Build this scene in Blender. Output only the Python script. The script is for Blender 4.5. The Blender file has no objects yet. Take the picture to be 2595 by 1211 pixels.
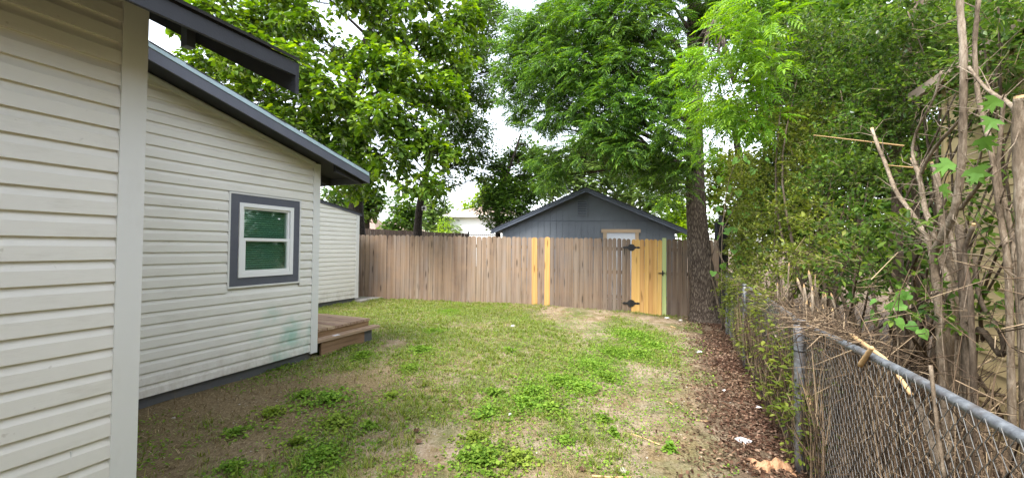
import bpy, math, random
import numpy as np
from mathutils import Vector, Matrix, Euler
random.seed(7); RNG = np.random.default_rng(7)
S = bpy.context.scene
COL = S.collection
R = math.radians

# ------------------------------------------------------------------ camera
FPX = 1020.0
CAMZ = 1.6
cam = bpy.data.cameras.new('camera'); camo = bpy.data.objects.new('camera', cam); COL.objects.link(camo)
cam.sensor_width = 36; cam.lens = 36 * FPX / 2595; cam.clip_start = .05; cam.clip_end = 2000
camo.location = (0, 0, CAMZ)
camo.rotation_euler = Euler((R(90 + 1.12), R(-.6), 0))
S.camera = camo
CM = camo.rotation_euler.to_matrix()

# ------------------------------------------------------------------ sky, sun, exposure
SUN_EL, SUN_AZ = 58, 215          # azimuth clockwise from +Y
w = bpy.data.worlds.new('World'); S.world = w; w.use_nodes = True
nt = w.node_tree; nt.nodes.clear()
sky = nt.nodes.new('ShaderNodeTexSky'); sky.sky_type = 'NISHITA'; sky.sun_disc = False
sky.sun_elevation = R(SUN_EL); sky.sun_rotation = R(SUN_AZ)
sky.air_density = 1.0; sky.dust_density = 1.2; sky.ozone_density = 1.0
hs = nt.nodes.new('ShaderNodeHueSaturation'); hs.inputs['Saturation'].default_value = .36; hs.inputs['Value'].default_value = 1.0
bg = nt.nodes.new('ShaderNodeBackground'); bg.inputs[1].default_value = .15
ow = nt.nodes.new('ShaderNodeOutputWorld')
nt.links.new(sky.outputs[0], hs.inputs['Color']); nt.links.new(hs.outputs[0], bg.inputs[0]); nt.links.new(bg.outputs[0], ow.inputs[0])
sl = bpy.data.lights.new('sun', 'SUN'); sl.energy = 1.5; sl.angle = R(25); sl.color = (1, .96, .9)
so = bpy.data.objects.new('sun', sl); COL.objects.link(so)
sd = Vector((math.sin(R(SUN_AZ)) * math.cos(R(SUN_EL)), math.cos(R(SUN_AZ)) * math.cos(R(SUN_EL)), math.sin(R(SUN_EL))))
so.rotation_euler = sd.to_track_quat('Z', 'Y').to_euler(); so.location = (0, 0, 30)
vs = S.view_settings
vs.view_transform = 'Standard'; vs.look = 'None'; vs.exposure = 2.35; vs.gamma = 1; vs.use_curve_mapping = False
S.cycles.max_bounces = 8; S.cycles.transparent_max_bounces = 8
S.cycles.use_denoising = True

# ------------------------------------------------------------------ frames: pixel -> place
def ray(px, py):
    return CM @ Vector(((px - 1297.5) / FPX, (605.5 - py) / FPX, -1))
def PY(px, py, Y):
    d = ray(px, py); return np.array((d.x, d.y, d.z)) * (Y / d.y) + (0, 0, CAMZ)
U = np.array((.38724, .92198, 0)); N = np.array((.92198, -.38724, 0)); C2 = np.array((-2.73, 5.6, 0))
def W(a, b, z): return C2 + a * U + b * N + np.array((0, 0, z))
def AB(p): q = np.asarray(p) - C2; return q[0] * U[0] + q[1] * U[1], q[0] * N[0] + q[1] * N[1]
def PB(px, py, b):
    d = ray(px, py); dn = d.x * N[0] + d.y * N[1]
    b0 = AB((0, 0, 0))[1]; t = (b - b0) / dn
    return np.array((d.x, d.y, d.z)) * t + (0, 0, CAMZ)
def PA(px, py, a):
    d = ray(px, py); t = (a - AB((0, 0, 0))[0]) / (d.x * U[0] + d.y * U[1]); return np.array((d.x, d.y, d.z)) * t + (0, 0, CAMZ)
def ground(x, y):
    x = np.asarray(x, float); y = np.asarray(y, float)
    ww = x - .42 * y
    t = np.clip((ww + 5) / 6.2, 0, 1); t = t * t * (3 - 2 * t)
    z = .03 - .17 * t
    z = z + .012 * np.sin(1.7 * x + .6 * y) * np.cos(1.1 * y - .5 * x) + .008 * np.sin(4.1 * x + 1.3) * np.sin(3.7 * y + .4)
    return z
def PG(px, py, dz=0.0):
    d = ray(px, py); z = -.08
    for _ in range(8):
        t = (z + dz - CAMZ) / d.z; x, y = d.x * t, d.y * t; z = float(ground(x, y))
    return np.array((x, y, z + dz))

def vnoise(x, y, s, seed=0):
    x = np.asarray(x, float) * s + seed * 17.3; y = np.asarray(y, float) * s + seed * 5.7
    xi = np.floor(x).astype(int); yi = np.floor(y).astype(int); fx = x - xi; fy = y - yi
    fx = fx * fx * (3 - 2 * fx); fy = fy * fy * (3 - 2 * fy)
    def h(i, j):
        n = (i * 374761393 + j * 668265263 + seed * 974711) & 0x7fffffff
        n = ((n ^ (n >> 13)) * 1274126177) & 0x7fffffff
        return ((n ^ (n >> 16)) & 0xffff) / 65535.
    return (h(xi, yi) * (1 - fx) + h(xi + 1, yi) * fx) * (1 - fy) + (h(xi, yi + 1) * (1 - fx) + h(xi + 1, yi + 1) * fx) * fy
def fbm(x, y, s, seed=0): return .5 * vnoise(x, y, s, seed) + .3 * vnoise(x, y, s * 2.1, seed + 1) + .2 * vnoise(x, y, s * 4.3, seed + 2)

# ------------------------------------------------------------------ materials
def newmat(name):
    m = bpy.data.materials.new(name); m.use_nodes = True; m.node_tree.nodes.clear(); return m, m.node_tree
def nd(t, typ, ins=None, **kw):
    n = t.nodes.new(typ)
    for k, v in kw.items(): setattr(n, k, v)
    for k, v in (ins or {}).items():
        if hasattr(v, 'is_linked') or isinstance(v, bpy.types.NodeSocket): t.links.new(v, n.inputs[k])
        else: n.inputs[k].default_value = v
    return n
def c4(c): return (c[0], c[1], c[2], 1)
def ramp(t, fac, stops, interp='LINEAR'):
    n = t.nodes.new('ShaderNodeValToRGB'); n.color_ramp.interpolation = interp
    e = n.color_ramp.elements
    while len(e) > 1: e.remove(e[-1])
    e[0].position = stops[0][0]; e[0].color = c4(stops[0][1])
    for p, c in stops[1:]:
        q = e.new(p); q.color = c4(c)
    t.links.new(fac, n.inputs[0]); return n.outputs[0]
def mixc(t, fac, a, b, mode='MIX'):
    n = t.nodes.new('ShaderNodeMix'); n.data_type = 'RGBA'; n.blend_type = mode
    for k, v in ((0, fac), (6, a), (7, b)):
        if isinstance(v, bpy.types.NodeSocket): t.links.new(v, n.inputs[k])
        else: n.inputs[k].default_value = v if k == 0 else c4(v)
    return n.outputs[2]
def mth(t, op, a, b=0.0, c=0.0, clamp=False):
    n = t.nodes.new('ShaderNodeMath'); n.operation = op; n.use_clamp = clamp
    for k, v in enumerate((a, b, c)):
        if isinstance(v, bpy.types.NodeSocket): t.links.new(v, n.inputs[k])
        else: n.inputs[k].default_value = v
    return n.outputs[0]
def out(t, bsdf): o = t.nodes.new('ShaderNodeOutputMaterial'); t.links.new(bsdf, o.inputs[0])
def noise(t, vec, scale, detail=4, rough=.55): return nd(t, 'ShaderNodeTexNoise', {'Vector': vec, 'Scale': scale, 'Detail': detail, 'Roughness': rough}).outputs[0]
def mapping(t, vec, scale=(1, 1, 1), loc=(0, 0, 0)):
    n = nd(t, 'ShaderNodeMapping', {'Vector': vec}); n.inputs['Scale'].default_value = scale
    if isinstance(loc, bpy.types.NodeSocket): t.links.new(loc, n.inputs['Location'])
    else: n.inputs['Location'].default_value = loc
    return n.outputs[0]
def bump(t, h, strength=.3, dist=.01): return nd(t, 'ShaderNodeBump', {'Height': h, 'Strength': strength, 'Distance': dist}).outputs[0]
def pbsdf(t, col, rough=.6, normal=None, spec=.4, metal=0.0):
    p = nd(t, 'ShaderNodeBsdfPrincipled', {'Base Color': col if isinstance(col, bpy.types.NodeSocket) else c4(col), 'Roughness': rough, 'Specular IOR Level': spec, 'Metallic': metal})
    if normal is not None: t.links.new(normal, p.inputs['Normal'])
    return p.outputs[0]
def pos(t): return t.nodes.new('ShaderNodeNewGeometry').outputs['Position']
def objc(t): return t.nodes.new('ShaderNodeTexCoord').outputs['Object']
def orand(t): return t.nodes.new('ShaderNodeObjectInfo').outputs['Random']

def m_paint(name, col, var=.12, rough=.55, bs=.15, scale=6, dirt=None, spec=.35):
    m, t = newmat(name); p = pos(t)
    n = noise(t, p, scale, 6, .6); n2 = noise(t, p, 90, 3)
    c = mixc(t, n, tuple(x * (1 - var) for x in col), tuple(min(1, x * (1 + var)) for x in col))
    if dirt:
        d = ramp(t, noise(t, mapping(t, p, (1, 1, .35)), 3.1, 8, .7), [(.52, (0, 0, 0)), (.78, (1, 1, 1))])
        c = mixc(t, mth(t, 'MULTIPLY', d, dirt[1]), c, dirt[0])
    out(t, pbsdf(t, c, rough, bump(t, n2, bs, .004), spec)); return m

def m_wood(name, cols, axis='Z', knots=True, rough=.85, grey=None, wear=None, gs=1.0):
    """cols: three stops dark -> light; grain runs along the axis"""
    m, t = newmat(name)
    rnd = orand(t)
    off = nd(t, 'ShaderNodeCombineXYZ', {'X': mth(t, 'MULTIPLY', rnd, 37.), 'Y': mth(t, 'MULTIPLY', rnd, 91.), 'Z': mth(t, 'MULTIPLY', rnd, 53.)}).outputs[0]
    sc = {'Z': (26 * gs, 26 * gs, 1.1), 'Y': (26 * gs, 1.1, 26 * gs), 'X': (1.1, 26 * gs, 26 * gs)}[axis]
    oc = objc(t)
    g = noise(t, mapping(t, oc, sc, off), 1.0, 8, .62)
    sc2 = {'Z': (120, 120, 2.5), 'Y': (120, 2.5, 120), 'X': (2.5, 120, 120)}[axis]
    f = noise(t, mapping(t, oc, sc2, off), 1.0, 3, .6)
    h = mth(t, 'ADD', mth(t, 'MULTIPLY', g, .72), mth(t, 'MULTIPLY', f, .28))
    c = ramp(t, h, [(.33, cols[0]), (.5, cols[1]), (.68, cols[2])])
    v = mth(t, 'ADD', .82, mth(t, 'MULTIPLY', rnd, .34))
    hsv = nd(t, 'ShaderNodeHueSaturation', {'Color': c, 'Value': v, 'Hue': mth(t, 'ADD', .49, mth(t, 'MULTIPLY', rnd, .02))}); c = hsv.outputs[0]
    if grey:
        gm = ramp(t, noise(t, mapping(t, oc, (9, 9, .7), off), 1.0, 5, .6), [(.42, (0, 0, 0)), (.62, (1, 1, 1))])
        c = mixc(t, mth(t, 'MULTIPLY', gm, grey[1]), c, grey[0])
    if wear:
        wm = ramp(t, noise(t, pos(t), 1.3, 5, .65), [(.4, (0, 0, 0)), (.62, (1, 1, 1))])
        c = mixc(t, mth(t, 'MULTIPLY', wm, wear[1]), c, wear[0])
    if knots:
        ks = {'Z': (8, 8, 2.6), 'Y': (8, 2.6, 8), 'X': (2.6, 8, 8)}[axis]
        vo = nd(t, 'ShaderNodeTexVoronoi', {'Vector': mapping(t, oc, ks, off), 'Scale': 1.0}).outputs['Distance']
        k = ramp(t, vo, [(.09, (1, 1, 1)), (.2, (0, 0, 0))])
        c = mixc(t, mth(t, 'MULTIPLY', k, .75), c, tuple(x * .35 for x in cols[0]))
    out(t, pbsdf(t, c, rough, bump(t, h, .5, .006), .2)); return m

def m_leaf(name, stops, trans=.45, gloss=.12, back=None):
    m, t = newmat(name)
    g = t.nodes.new('ShaderNodeNewGeometry')
    r = mth(t, 'FRACT', mth(t, 'ADD', g.outputs['Random Per Island'], orand(t)))
    c = ramp(t, r, stops)
    big = noise(t, g.outputs['Position'], .9, 3)
    c = nd(t, 'ShaderNodeHueSaturation', {'Color': c, 'Value': mth(t, 'ADD', .7, mth(t, 'MULTIPLY', big, .6)), 'Hue': mth(t, 'ADD', .474, mth(t, 'MULTIPLY', big, .03)), 'Saturation': 1.0}).outputs[0]
    d = nd(t, 'ShaderNodeBsdfDiffuse', {'Color': c}).outputs[0]
    tc = nd(t, 'ShaderNodeHueSaturation', {'Color': c, 'Value': 1.25, 'Saturation': 1.15, 'Hue': .49}).outputs[0]
    tr = nd(t, 'ShaderNodeBsdfTranslucent', {'Color': tc}).outputs[0]
    mx = nd(t, 'ShaderNodeMixShader', {0: trans, 1: d, 2: tr}).outputs[0]
    gl = nd(t, 'ShaderNodeBsdfGlossy', {'Color': (1, 1, 1, 1), 'Roughness': .42}).outputs[0]
    fr = nd(t, 'ShaderNodeFresnel', {'IOR': 1.4}).outputs[0]
    mx = nd(t, 'ShaderNodeMixShader', {0: mth(t, 'MULTIPLY', fr, gloss * 2.2), 1: mx, 2: gl}).outputs[0]
    out(t, mx); return m

def m_bark(name, cols, scale=1.0, moss=None):
    m, t = newmat(name); p = pos(t)
    r = noise(t, mapping(t, p, (22 * scale, 22 * scale, 5 * scale)), 1.0, 7, .68)
    vo = nd(t, 'ShaderNodeTexVoronoi', {'Vector': mapping(t, p, (34 * scale, 34 * scale, 7 * scale)), 'Scale': 1.0}, feature='DISTANCE_TO_EDGE').outputs['Distance']
    h = mth(t, 'ADD', mth(t, 'MULTIPLY', r, .6), mth(t, 'MULTIPLY', mth(t, 'MINIMUM', vo, .35), 1.1))
    c = ramp(t, h, [(.25, cols[0]), (.5, cols[1]), (.8, cols[2])])
    out(t, pbsdf(t, c, .9, bump(t, h, .9, .02 / scale), .15)); return m

M = {}
# vinyl siding: embossed, slightly dirty, with a green spray smear low on one wall
def m_vinyl(name, col):
    m, t = newmat(name); p = pos(t)
    gr = noise(t, mapping(t, p, (9, 9, 150)), 1.0, 5, .6)
    n = noise(t, p, 1.6, 6, .6)
    c = mixc(t, n, tuple(x * .93 for x in col), tuple(min(1, x * 1.05) for x in col))
    d = ramp(t, noise(t, mapping(t, p, (2, 2, 9)), 1.3, 8, .72), [(.53, (0, 0, 0)), (.8, (1, 1, 1))])
    c = mixc(t, mth(t, 'MULTIPLY', d, .35), c, (.36, .32, .25))
    sp = ramp(t, noise(t, p, 26, 2, .5), [(.72, (0, 0, 0)), (.78, (1, 1, 1))])
    c = mixc(t, mth(t, 'MULTIPLY', sp, .3), c, (.25, .2, .14))
    zz = nd(t, 'ShaderNodeSeparateXYZ', {0: p}).outputs[2]
    spl = mth(t, 'MULTIPLY', nd(t, 'ShaderNodeMapRange', {'Value': zz, 'From Min': .12, 'From Max': .5, 'To Min': .55, 'To Max': 0.0}).outputs[0], ramp(t, noise(t, mapping(t, p, (1, 1, .5)), 8, 7, .7), [(.42, (0, 0, 0)), (.66, (1, 1, 1))]))
    c = mixc(t, spl, c, (.33, .26, .18))
    # overspray smear
    acc = None
    for (px, py, rr, st) in ((797, 838, .2, .5), (735, 852, .28, .45), (690, 800, .2, .25), (705, 905, .24, .33), (770, 875, .2, .25), (660, 850, .18, .18), (745, 820, .2, .3)):
        q = PB(px, py, 0.02)
        dd = nd(t, 'ShaderNodeVectorMath', {0: p, 1: tuple(q)}, operation='DISTANCE').outputs['Value']
        k = nd(t, 'ShaderNodeMapRange', {'Value': dd, 'From Min': 0.0, 'From Max': rr, 'To Min': st, 'To Max': 0.0}, interpolation_type='SMOOTHSTEP').outputs[0]
        acc = k if acc is None else mth(t, 'MAXIMUM', acc, k)
    acc = mth(t, 'MULTIPLY', acc, ramp(t, noise(t, p, 9, 4), [(.35, (.25, .25, .25)), (.6, (1, 1, 1))]))
    c = mixc(t, mth(t, 'MULTIPLY', acc, 1.35, 0, True), c, (.10, .40, .30))
    h = mth(t, 'ADD', gr, mth(t, 'MULTIPLY', noise(t, mapping(t, p, (1, 1, .3)), 2.2, 2), 2.5))
    out(t, pbsdf(t, c, .5, bump(t, h, .25, .004), .35)); return m
M['vinyl'] = m_vinyl('vinyl_siding', (.73, .705, .645))
M['trimwhite'] = m_paint('white_trim', (.70, .695, .67), .05, .5, .1, 3, ((.4, .36, .3), .25))
M['frame'] = m_paint('window_vinyl', (.80, .80, .79), .03, .35, .05, 3)
M['grey'] = m_paint('grey_trim_paint', (.10, .105, .13), .14, .55, .25, 9, ((.2, .2, .21), .3))
M['soffit'] = m_paint('soffit_paint', (.032, .033, .04), .2, .7, .3, 12)
M['dark_trim'] = m_paint('dark_trim_paint', (.034, .036, .043), .2, .6, .3, 10)
M['drip'] = m_paint('drip_edge_metal', (.36, .47, .50), .15, .4, .1, 14, ((.2, .2, .2), .5))
M['foundation'] = m_paint('foundation_paint', (.115, .118, .122), .2, .85, .5, 11, ((.2, .17, .13), .6))
M['concrete'] = m_paint('concrete', (.33, .31, .28), .2, .9, .4, 8, ((.14, .12, .09), .6))
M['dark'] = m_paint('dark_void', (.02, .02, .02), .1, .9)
M['black'] = m_paint('black_iron', (.012, .012, .013), .2, .45, .2, 20, spec=.5)
M['yellow'] = m_paint('yellow_lap_siding', (.50, .385, .20), .1, .65, .25, 5, ((.3, .23, .13), .3))
M['white_wall'] = m_paint('white_stucco', (.78, .78, .77), .04, .8)
M['roof_brown'] = m_paint('brown_shingles', (.22, .15, .12), .25, .9, .5, 14)
M['roof_tan'] = m_paint('tan_shingles', (.36, .27, .21), .2, .9, .5, 14)
M['roof_metal'] = m_paint('pale_metal_roof', (.5, .55, .6), .08, .5)
M['garage'] = m_paint('blue_grey_paint', (.17, .19, .215), .12, .7, .3, 4, ((.16, .18, .2), .35))
M['garage_trim'] = m_paint('dark_blue_grey_trim', (.115, .135, .17), .12, .6, .25, 8)
M['tan'] = m_paint('tan_trim', (.52, .38, .25), .08, .6)
M['doorwhite'] = m_paint('white_door', (.72, .75, .8), .05, .5)
M['darkfence'] = m_wood('dark_weathered_boards', ((.03, .022, .018), (.055, .04, .032), (.09, .068, .055)))
M['picket'] = m_wood('weathered_cedar', ((.075, .05, .034), (.20, .14, .098), (.34, .25, .18)), grey=((.27, .225, .19), .6), wear=((.31, .20, .12), .45))
M['picket_dark'] = m_wood('grey_brown_cedar', ((.055, .04, .03), (.145, .108, .082), (.245, .185, .14)), grey=((.20, .168, .14), .55), wear=((.23, .15, .09), .4))
M['newwood'] = m_wood('new_yellow_pine', ((.42, .23, .07), (.55, .33, .11), (.64, .42, .17)), gs=.7)
M['greenwood'] = m_wood('treated_green_post', ((.30, .36, .13), (.38, .43, .18), (.47, .50, .24)), knots=False)
M['deck'] = m_wood('worn_deck_boards', ((.19, .12, .078), (.36, .245, .165), (.50, .37, .265)), 'X', grey=None, gs=.8)
M['deckdark'] = m_wood('brown_deck_skirt', ((.13, .07, .04), (.25, .15, .088), (.36, .23, .14)), 'X', gs=.8)
M['pecan_bark'] = m_bark('pecan_bark', ((.022, .016, .012), (.085, .065, .05), (.20, .165, .13)))
M['dark_bark'] = m_bark('dark_bark', ((.015, .011, .009), (.045, .036, .03), (.10, .085, .07)), 1.4)
M['stem_bark'] = m_bark('shrub_bark', ((.13, .092, .058), (.27, .20, .138), (.42, .335, .25)), 2.4)
M['stem_dark'] = m_bark('shrub_bark_dark', ((.075, .054, .038), (.16, .118, .082), (.26, .20, .145)), 2.4)
def m_stem(name, cols):
    m, t = newmat(name); p = pos(t); n1 = noise(t, mapping(t, p, (1, 1, .4)), 7, 6, .65); n2 = noise(t, mapping(t, p, (1, 1, .25)), 90, 5, .7)
    c = ramp(t, mth(t, 'ADD', mth(t, 'MULTIPLY', n1, .6), mth(t, 'MULTIPLY', n2, .4)), [(.38, cols[0]), (.5, cols[1]), (.62, cols[2])])
    out(t, pbsdf(t, c, .9, bump(t, n2, .9, .008), .12)); return m
M['stem_bark'] = m_stem('stem_bark', ((.075, .056, .038), (.185, .142, .10), (.34, .285, .215)))
M['stem_dark'] = m_stem('stem_dark', ((.045, .033, .023), (.105, .08, .057), (.19, .15, .11)))
M['cut'] = m_paint('fresh_cut_wood', (.52, .34, .17), .2, .8, .3, 60)
def m_twig():
    m, t = newmat('dry_twigs'); g = t.nodes.new('ShaderNodeNewGeometry')
    c = ramp(t, g.outputs['Random Per Island'], [(0, (.035, .024, .016)), (.4, (.09, .062, .04)), (.75, (.18, .125, .08)), (1, (.38, .285, .18))])
    out(t, pbsdf(t, c, .9, None, .15)); return m
M['twig'] = m_twig()
def m_galv():
    m, t = newmat('galvanised_pipe'); p = pos(t)
    n = noise(t, p, 30, 6, .65); c = ramp(t, n, [(.3, (.085, .09, .10)), (.5, (.16, .172, .19)), (.7, (.26, .278, .30))])
    rust = ramp(t, noise(t, p, 9, 6, .7), [(.46, (0, 0, 0)), (.62, (1, 1, 1))])
    c = mixc(t, mth(t, 'MULTIPLY', rust, .45), c, (.12, .085, .06))
    out(t, pbsdf(t, c, .5, bump(t, n, .2, .003), .5, .35)); return m
M['galv'] = m_galv()
M['wire'] = m_paint('galvanised_wire', (.17, .17, .165), .3, .6, .1, 40, ((.10, .07, .05), .8))
M['catalpa'] = m_leaf('catalpa_leaf', [(0, (.04, .095, .012)), (.5, (.08, .175, .02)), (.8, (.15, .28, .03)), (1, (.26, .40, .05))], .55, .08)
M['pecan'] = m_leaf('pecan_leaflet', [(0, (.035, .095, .016)), (.5, (.065, .165, .025)), (.8, (.12, .26, .035)), (1, (.21, .38, .05))], .5, .1)
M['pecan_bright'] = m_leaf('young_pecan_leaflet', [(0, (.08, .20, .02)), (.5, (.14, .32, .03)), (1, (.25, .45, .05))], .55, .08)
M['smallleaf'] = m_leaf('small_dark_leaf', [(0, (.03, .08, .014)), (.6, (.065, .145, .024)), (1, (.12, .22, .035))], .5, .08)
M['privet'] = m_leaf('privet_leaf', [(0, (.028, .072, .014)), (.5, (.06, .13, .022)), (.85, (.11, .205, .034)), (1, (.19, .30, .055))], .5, .08)
M['olive'] = m_leaf('olive_green_leaf', [(0, (.06, .10, .016)), (.5, (.13, .19, .028)), (1, (.25, .30, .06))], .5, .08)
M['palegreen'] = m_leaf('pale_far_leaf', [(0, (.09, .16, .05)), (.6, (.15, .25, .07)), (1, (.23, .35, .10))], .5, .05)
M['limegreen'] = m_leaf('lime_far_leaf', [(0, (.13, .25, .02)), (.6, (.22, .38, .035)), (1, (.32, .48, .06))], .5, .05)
M['vine'] = m_leaf('vine_leaf', [(0, (.085, .22, .045)), (1, (.16, .35, .075))], .45, .1)
M['weed'] = m_leaf('weed_leaf', [(0, (.075, .17, .02)), (.5, (.14, .28, .035)), (1, (.25, .40, .06))], .4, .05)
M['weed_yellow'] = m_leaf('yellowish_weed_leaf', [(0, (.11, .18, .025)), (.5, (.19, .29, .04)), (1, (.30, .40, .07))], .4, .05)
M['grass'] = m_leaf('green_grass_blade', [(0, (.09, .15, .02)), (.5, (.17, .25, .035)), (.85, (.25, .31, .06)), (1, (.36, .36, .11))], .4, .05)
M['straw'] = m_leaf('dry_grass_blade', [(0, (.12, .085, .035)), (.5, (.22, .165, .075)), (.85, (.34, .27, .13)), (1, (.47, .39, .22))], .25, .03)
M['litter'] = m_leaf('dead_leaf', [(0, (.035, .02, .012)), (.45, (.085, .05, .03)), (.8, (.16, .10, .06)), (1, (.33, .24, .16))], .1, .05)
M['pod'] = m_leaf('catalpa_pod', [(0, (.16, .30, .05)), (1, (.28, .42, .09))], .2, .1)
M['paper'] = m_paint('white_litter', (.7, .7, .72), .08, .5)
M['kraft'] = m_paint('brown_paper', (.40, .22, .12), .25, .8, .6, 14)
M['stone'] = m_paint('pale_stone', (.42, .38, .33), .2, .9, .5, 25)
M['red'] = m_paint('red_wrapper', (.5, .05, .03), .1, .4)
M['sticker'] = m_paint('white_sticker', (.8, .8, .8), .02, .5)
M['wireblack'] = m_paint('cable', (.03, .03, .035), .1, .6)
def m_glass():
    m, t = newmat('window_glass')
    tr = nd(t, 'ShaderNodeBsdfTransparent', {'Color': (.60, .74, .67, 1)}).outputs[0]
    gl = nd(t, 'ShaderNodeBsdfGlossy', {'Color': (.85, 1, .93, 1), 'Roughness': .03}).outputs[0]
    fr = nd(t, 'ShaderNodeFresnel', {'IOR': 1.6}).outputs[0]
    out(t, nd(t, 'ShaderNodeMixShader', {0: mth(t, 'MULTIPLY', fr, .55), 1: tr, 2: gl}).outputs[0]); return m
M['glass'] = m_glass()
M['blind'] = m_paint('blind_slat', (.62, .70, .66), .05, .6)
def m_shingle():
    m, t = newmat('asphalt_shingle'); p = pos(t)
    n = noise(t, p, 160, 3, .7); n2 = noise(t, p, 5, 4)
    c = mixc(t, n, (.02, .021, .024), (.10, .10, .105)); c = mixc(t, mth(t, 'MULTIPLY', n2, .5), c, (.06, .06, .065))
    out(t, pbsdf(t, c, .95, bump(t, n, .6, .004), .2)); return m
M['shingle'] = m_shingle()

# ------------------------------------------------------------------ object helpers
WP = {}                                                   # world base of each object
def put(name, me, parent=None, loc=(0, 0, 0)):
    o = bpy.data.objects.new(name, me); COL.objects.link(o)
    loc = np.asarray(loc, float); base = WP[parent.name] if parent is not None else np.zeros(3)
    if parent is not None: o.parent = parent
    o.location = tuple(loc - base); WP[o.name] = loc
    return o
def tag(o, label=None, cat=None, group=None, kind=None):
    for k, v in (('label', label), ('category', cat), ('group', group), ('kind', kind)):
        if v: o[k] = v
    return o
def thing(name, label, cat, loc, group=None):
    return tag(put(name, None, None, loc), label, cat, group)
class MB:
    def __init__(s): s.v = []; s.f = []; s.n = 0; s.mi = []
    def add(s, v, f, mi=0):
        v = np.asarray(v, float).reshape(-1, 3)
        s.v.append(v); s.f += [tuple(int(i) + s.n for i in q) for q in f]; s.mi += [mi] * len(f); s.n += len(v); return s
    def hexa(s, p, mi=0):           # 8 points: bottom ring 0-3, top ring 4-7
        return s.add(p, [(3, 2, 1, 0), (4, 5, 6, 7), (0, 1, 5, 4), (1, 2, 6, 5), (2, 3, 7, 6), (3, 0, 4, 7)], mi)
    def box(s, c, ex, ey, ez, mi=0):   # centre and three half-extent vectors
        c, ex, ey, ez = (np.asarray(q, float) for q in (c, ex, ey, ez))
        return s.hexa([c - ex - ey - ez, c + ex - ey - ez, c + ex + ey - ez, c - ex + ey - ez, c - ex - ey + ez, c + ex - ey + ez, c + ex + ey + ez, c - ex + ey + ez], mi)
    def wbox(s, a0, a1, b0, b1, z0, z1, mi=0):
        return s.hexa([W(a0, b0, z0), W(a1, b0, z0), W(a1, b1, z0), W(a0, b1, z0), W(a0, b0, z1), W(a1, b0, z1), W(a1, b1, z1), W(a0, b1, z1)], mi)
    def prism(s, poly, d, mi=0):       # polygon points (3D) pushed along vector d
        poly = np.asarray(poly, float); n = len(poly); d = np.asarray(d, float)
        f = [tuple(range(n))[::-1], tuple(range(n, 2 * n))] + [(i, (i + 1) % n, n + (i + 1) % n, n + i) for i in range(n)]
        return s.add(np.vstack([poly, poly + d]), f, mi)
    def tube(s, pts, rad, k=8, cap=True, wob=0.0, mi=0, capmi=None):
        pts = np.asarray(pts, float); n = len(pts); rad = np.broadcast_to(np.asarray(rad, float), (n,))
        tan = np.gradient(pts, axis=0); tan /= np.linalg.norm(tan, axis=1)[:, None] + 1e-9
        ref = np.array((0, 0, 1.)) if abs(tan[0][2]) < .9 else np.array((1., 0, 0))
        vs_ = []; x = np.cross(ref, tan[0]); x /= np.linalg.norm(x)
        ang = np.arange(k) * 2 * math.pi / k
        for i in range(n):
            x = x - tan[i] * (x @ tan[i]); x /= np.linalg.norm(x) + 1e-9; y = np.cross(tan[i], x)
            rr = rad[i] * (1 + wob * RNG.uniform(-1, 1, k)) if wob else np.full(k, rad[i])
            vs_.append(pts[i] + np.outer(rr * np.cos(ang), x) + np.outer(rr * np.sin(ang), y))
        f = [(i * k + j, i * k + (j + 1) % k, (i + 1) * k + (j + 1) % k, (i + 1) * k + j) for i in range(n - 1) for j in range(k)]
        s.add(np.vstack(vs_), f, mi)
        if cap:
            b = s.n - n * k
            s.f += [tuple(b + j for j in range(k))[::-1], tuple(b + (n - 1) * k + j for j in range(k))]; s.mi += [mi, mi if capmi is None else capmi]
        return s
    def build(s, name, mat, parent=None, smooth=False, origin=None):
        v = np.vstack(s.v)
        c = (v.min(0) + v.max(0)) / 2
        if origin is None:
            if parent is None: c[2] = v[:, 2].min()
        else: c = np.asarray(origin, float)
        me = bpy.data.meshes.new(name); me.from_pydata((v - c).tolist(), [], s.f)
        for q in (mat if isinstance(mat, (list, tuple)) else [mat]): me.materials.append(M[q] if isinstance(q, str) else q)
        if any(s.mi): me.polygons.foreach_set('material_index', s.mi)
        if smooth: me.polygons.foreach_set('use_smooth', [True] * len(me.polygons))
        me.update(); return put(name, me, parent, c)
def spline(pts, n=24):
    """Catmull-Rom through points (rows may hold a radius too)"""
    p = np.asarray(pts, float); p = np.vstack([2 * p[0] - p[1], p, 2 * p[-1] - p[-2]]); m = len(p) - 3; o = []
    for t in np.linspace(0, m - 1e-6, n):
        i = int(t); f = t - i; a, b, c, d = p[i:i + 4]
        o.append(.5 * ((2 * b) + (c - a) * f + (2 * a - 5 * b + 4 * c - d) * f * f + (3 * b - a - 3 * c + d) * f ** 3))
    return np.array(o)
def trimesh(name, v, tris, mat, parent=None, smooth=False, origin=None):
    v = np.asarray(v, np.float32); tris = np.asarray(tris, np.int32)
    c = (v.min(0) + v.max(0)) / 2 if origin is None else np.asarray(origin, np.float32)
    me = bpy.data.meshes.new(name); nv, nf = len(v), len(tris)
    me.vertices.add(nv); me.vertices.foreach_set('co', (v - c).astype(np.float32).ravel())
    me.loops.add(nf * 3); me.loops.foreach_set('vertex_index', tris.ravel())
    me.polygons.add(nf); me.polygons.foreach_set('loop_start', np.arange(nf, dtype=np.int32) * 3)
    me.materials.append(M[mat] if isinstance(mat, str) else mat)
    me.update(calc_edges=True)
    if smooth: me.polygons.foreach_set('use_smooth', np.ones(nf, bool))
    return put(name, me, parent, c)
def unit(v): return v / (np.linalg.norm(v, axis=-1, keepdims=True) + 1e-9)
def frames(axis, up):
    x = unit(np.cross(axis, up)); n = np.cross(x, axis); return x, n
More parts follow.
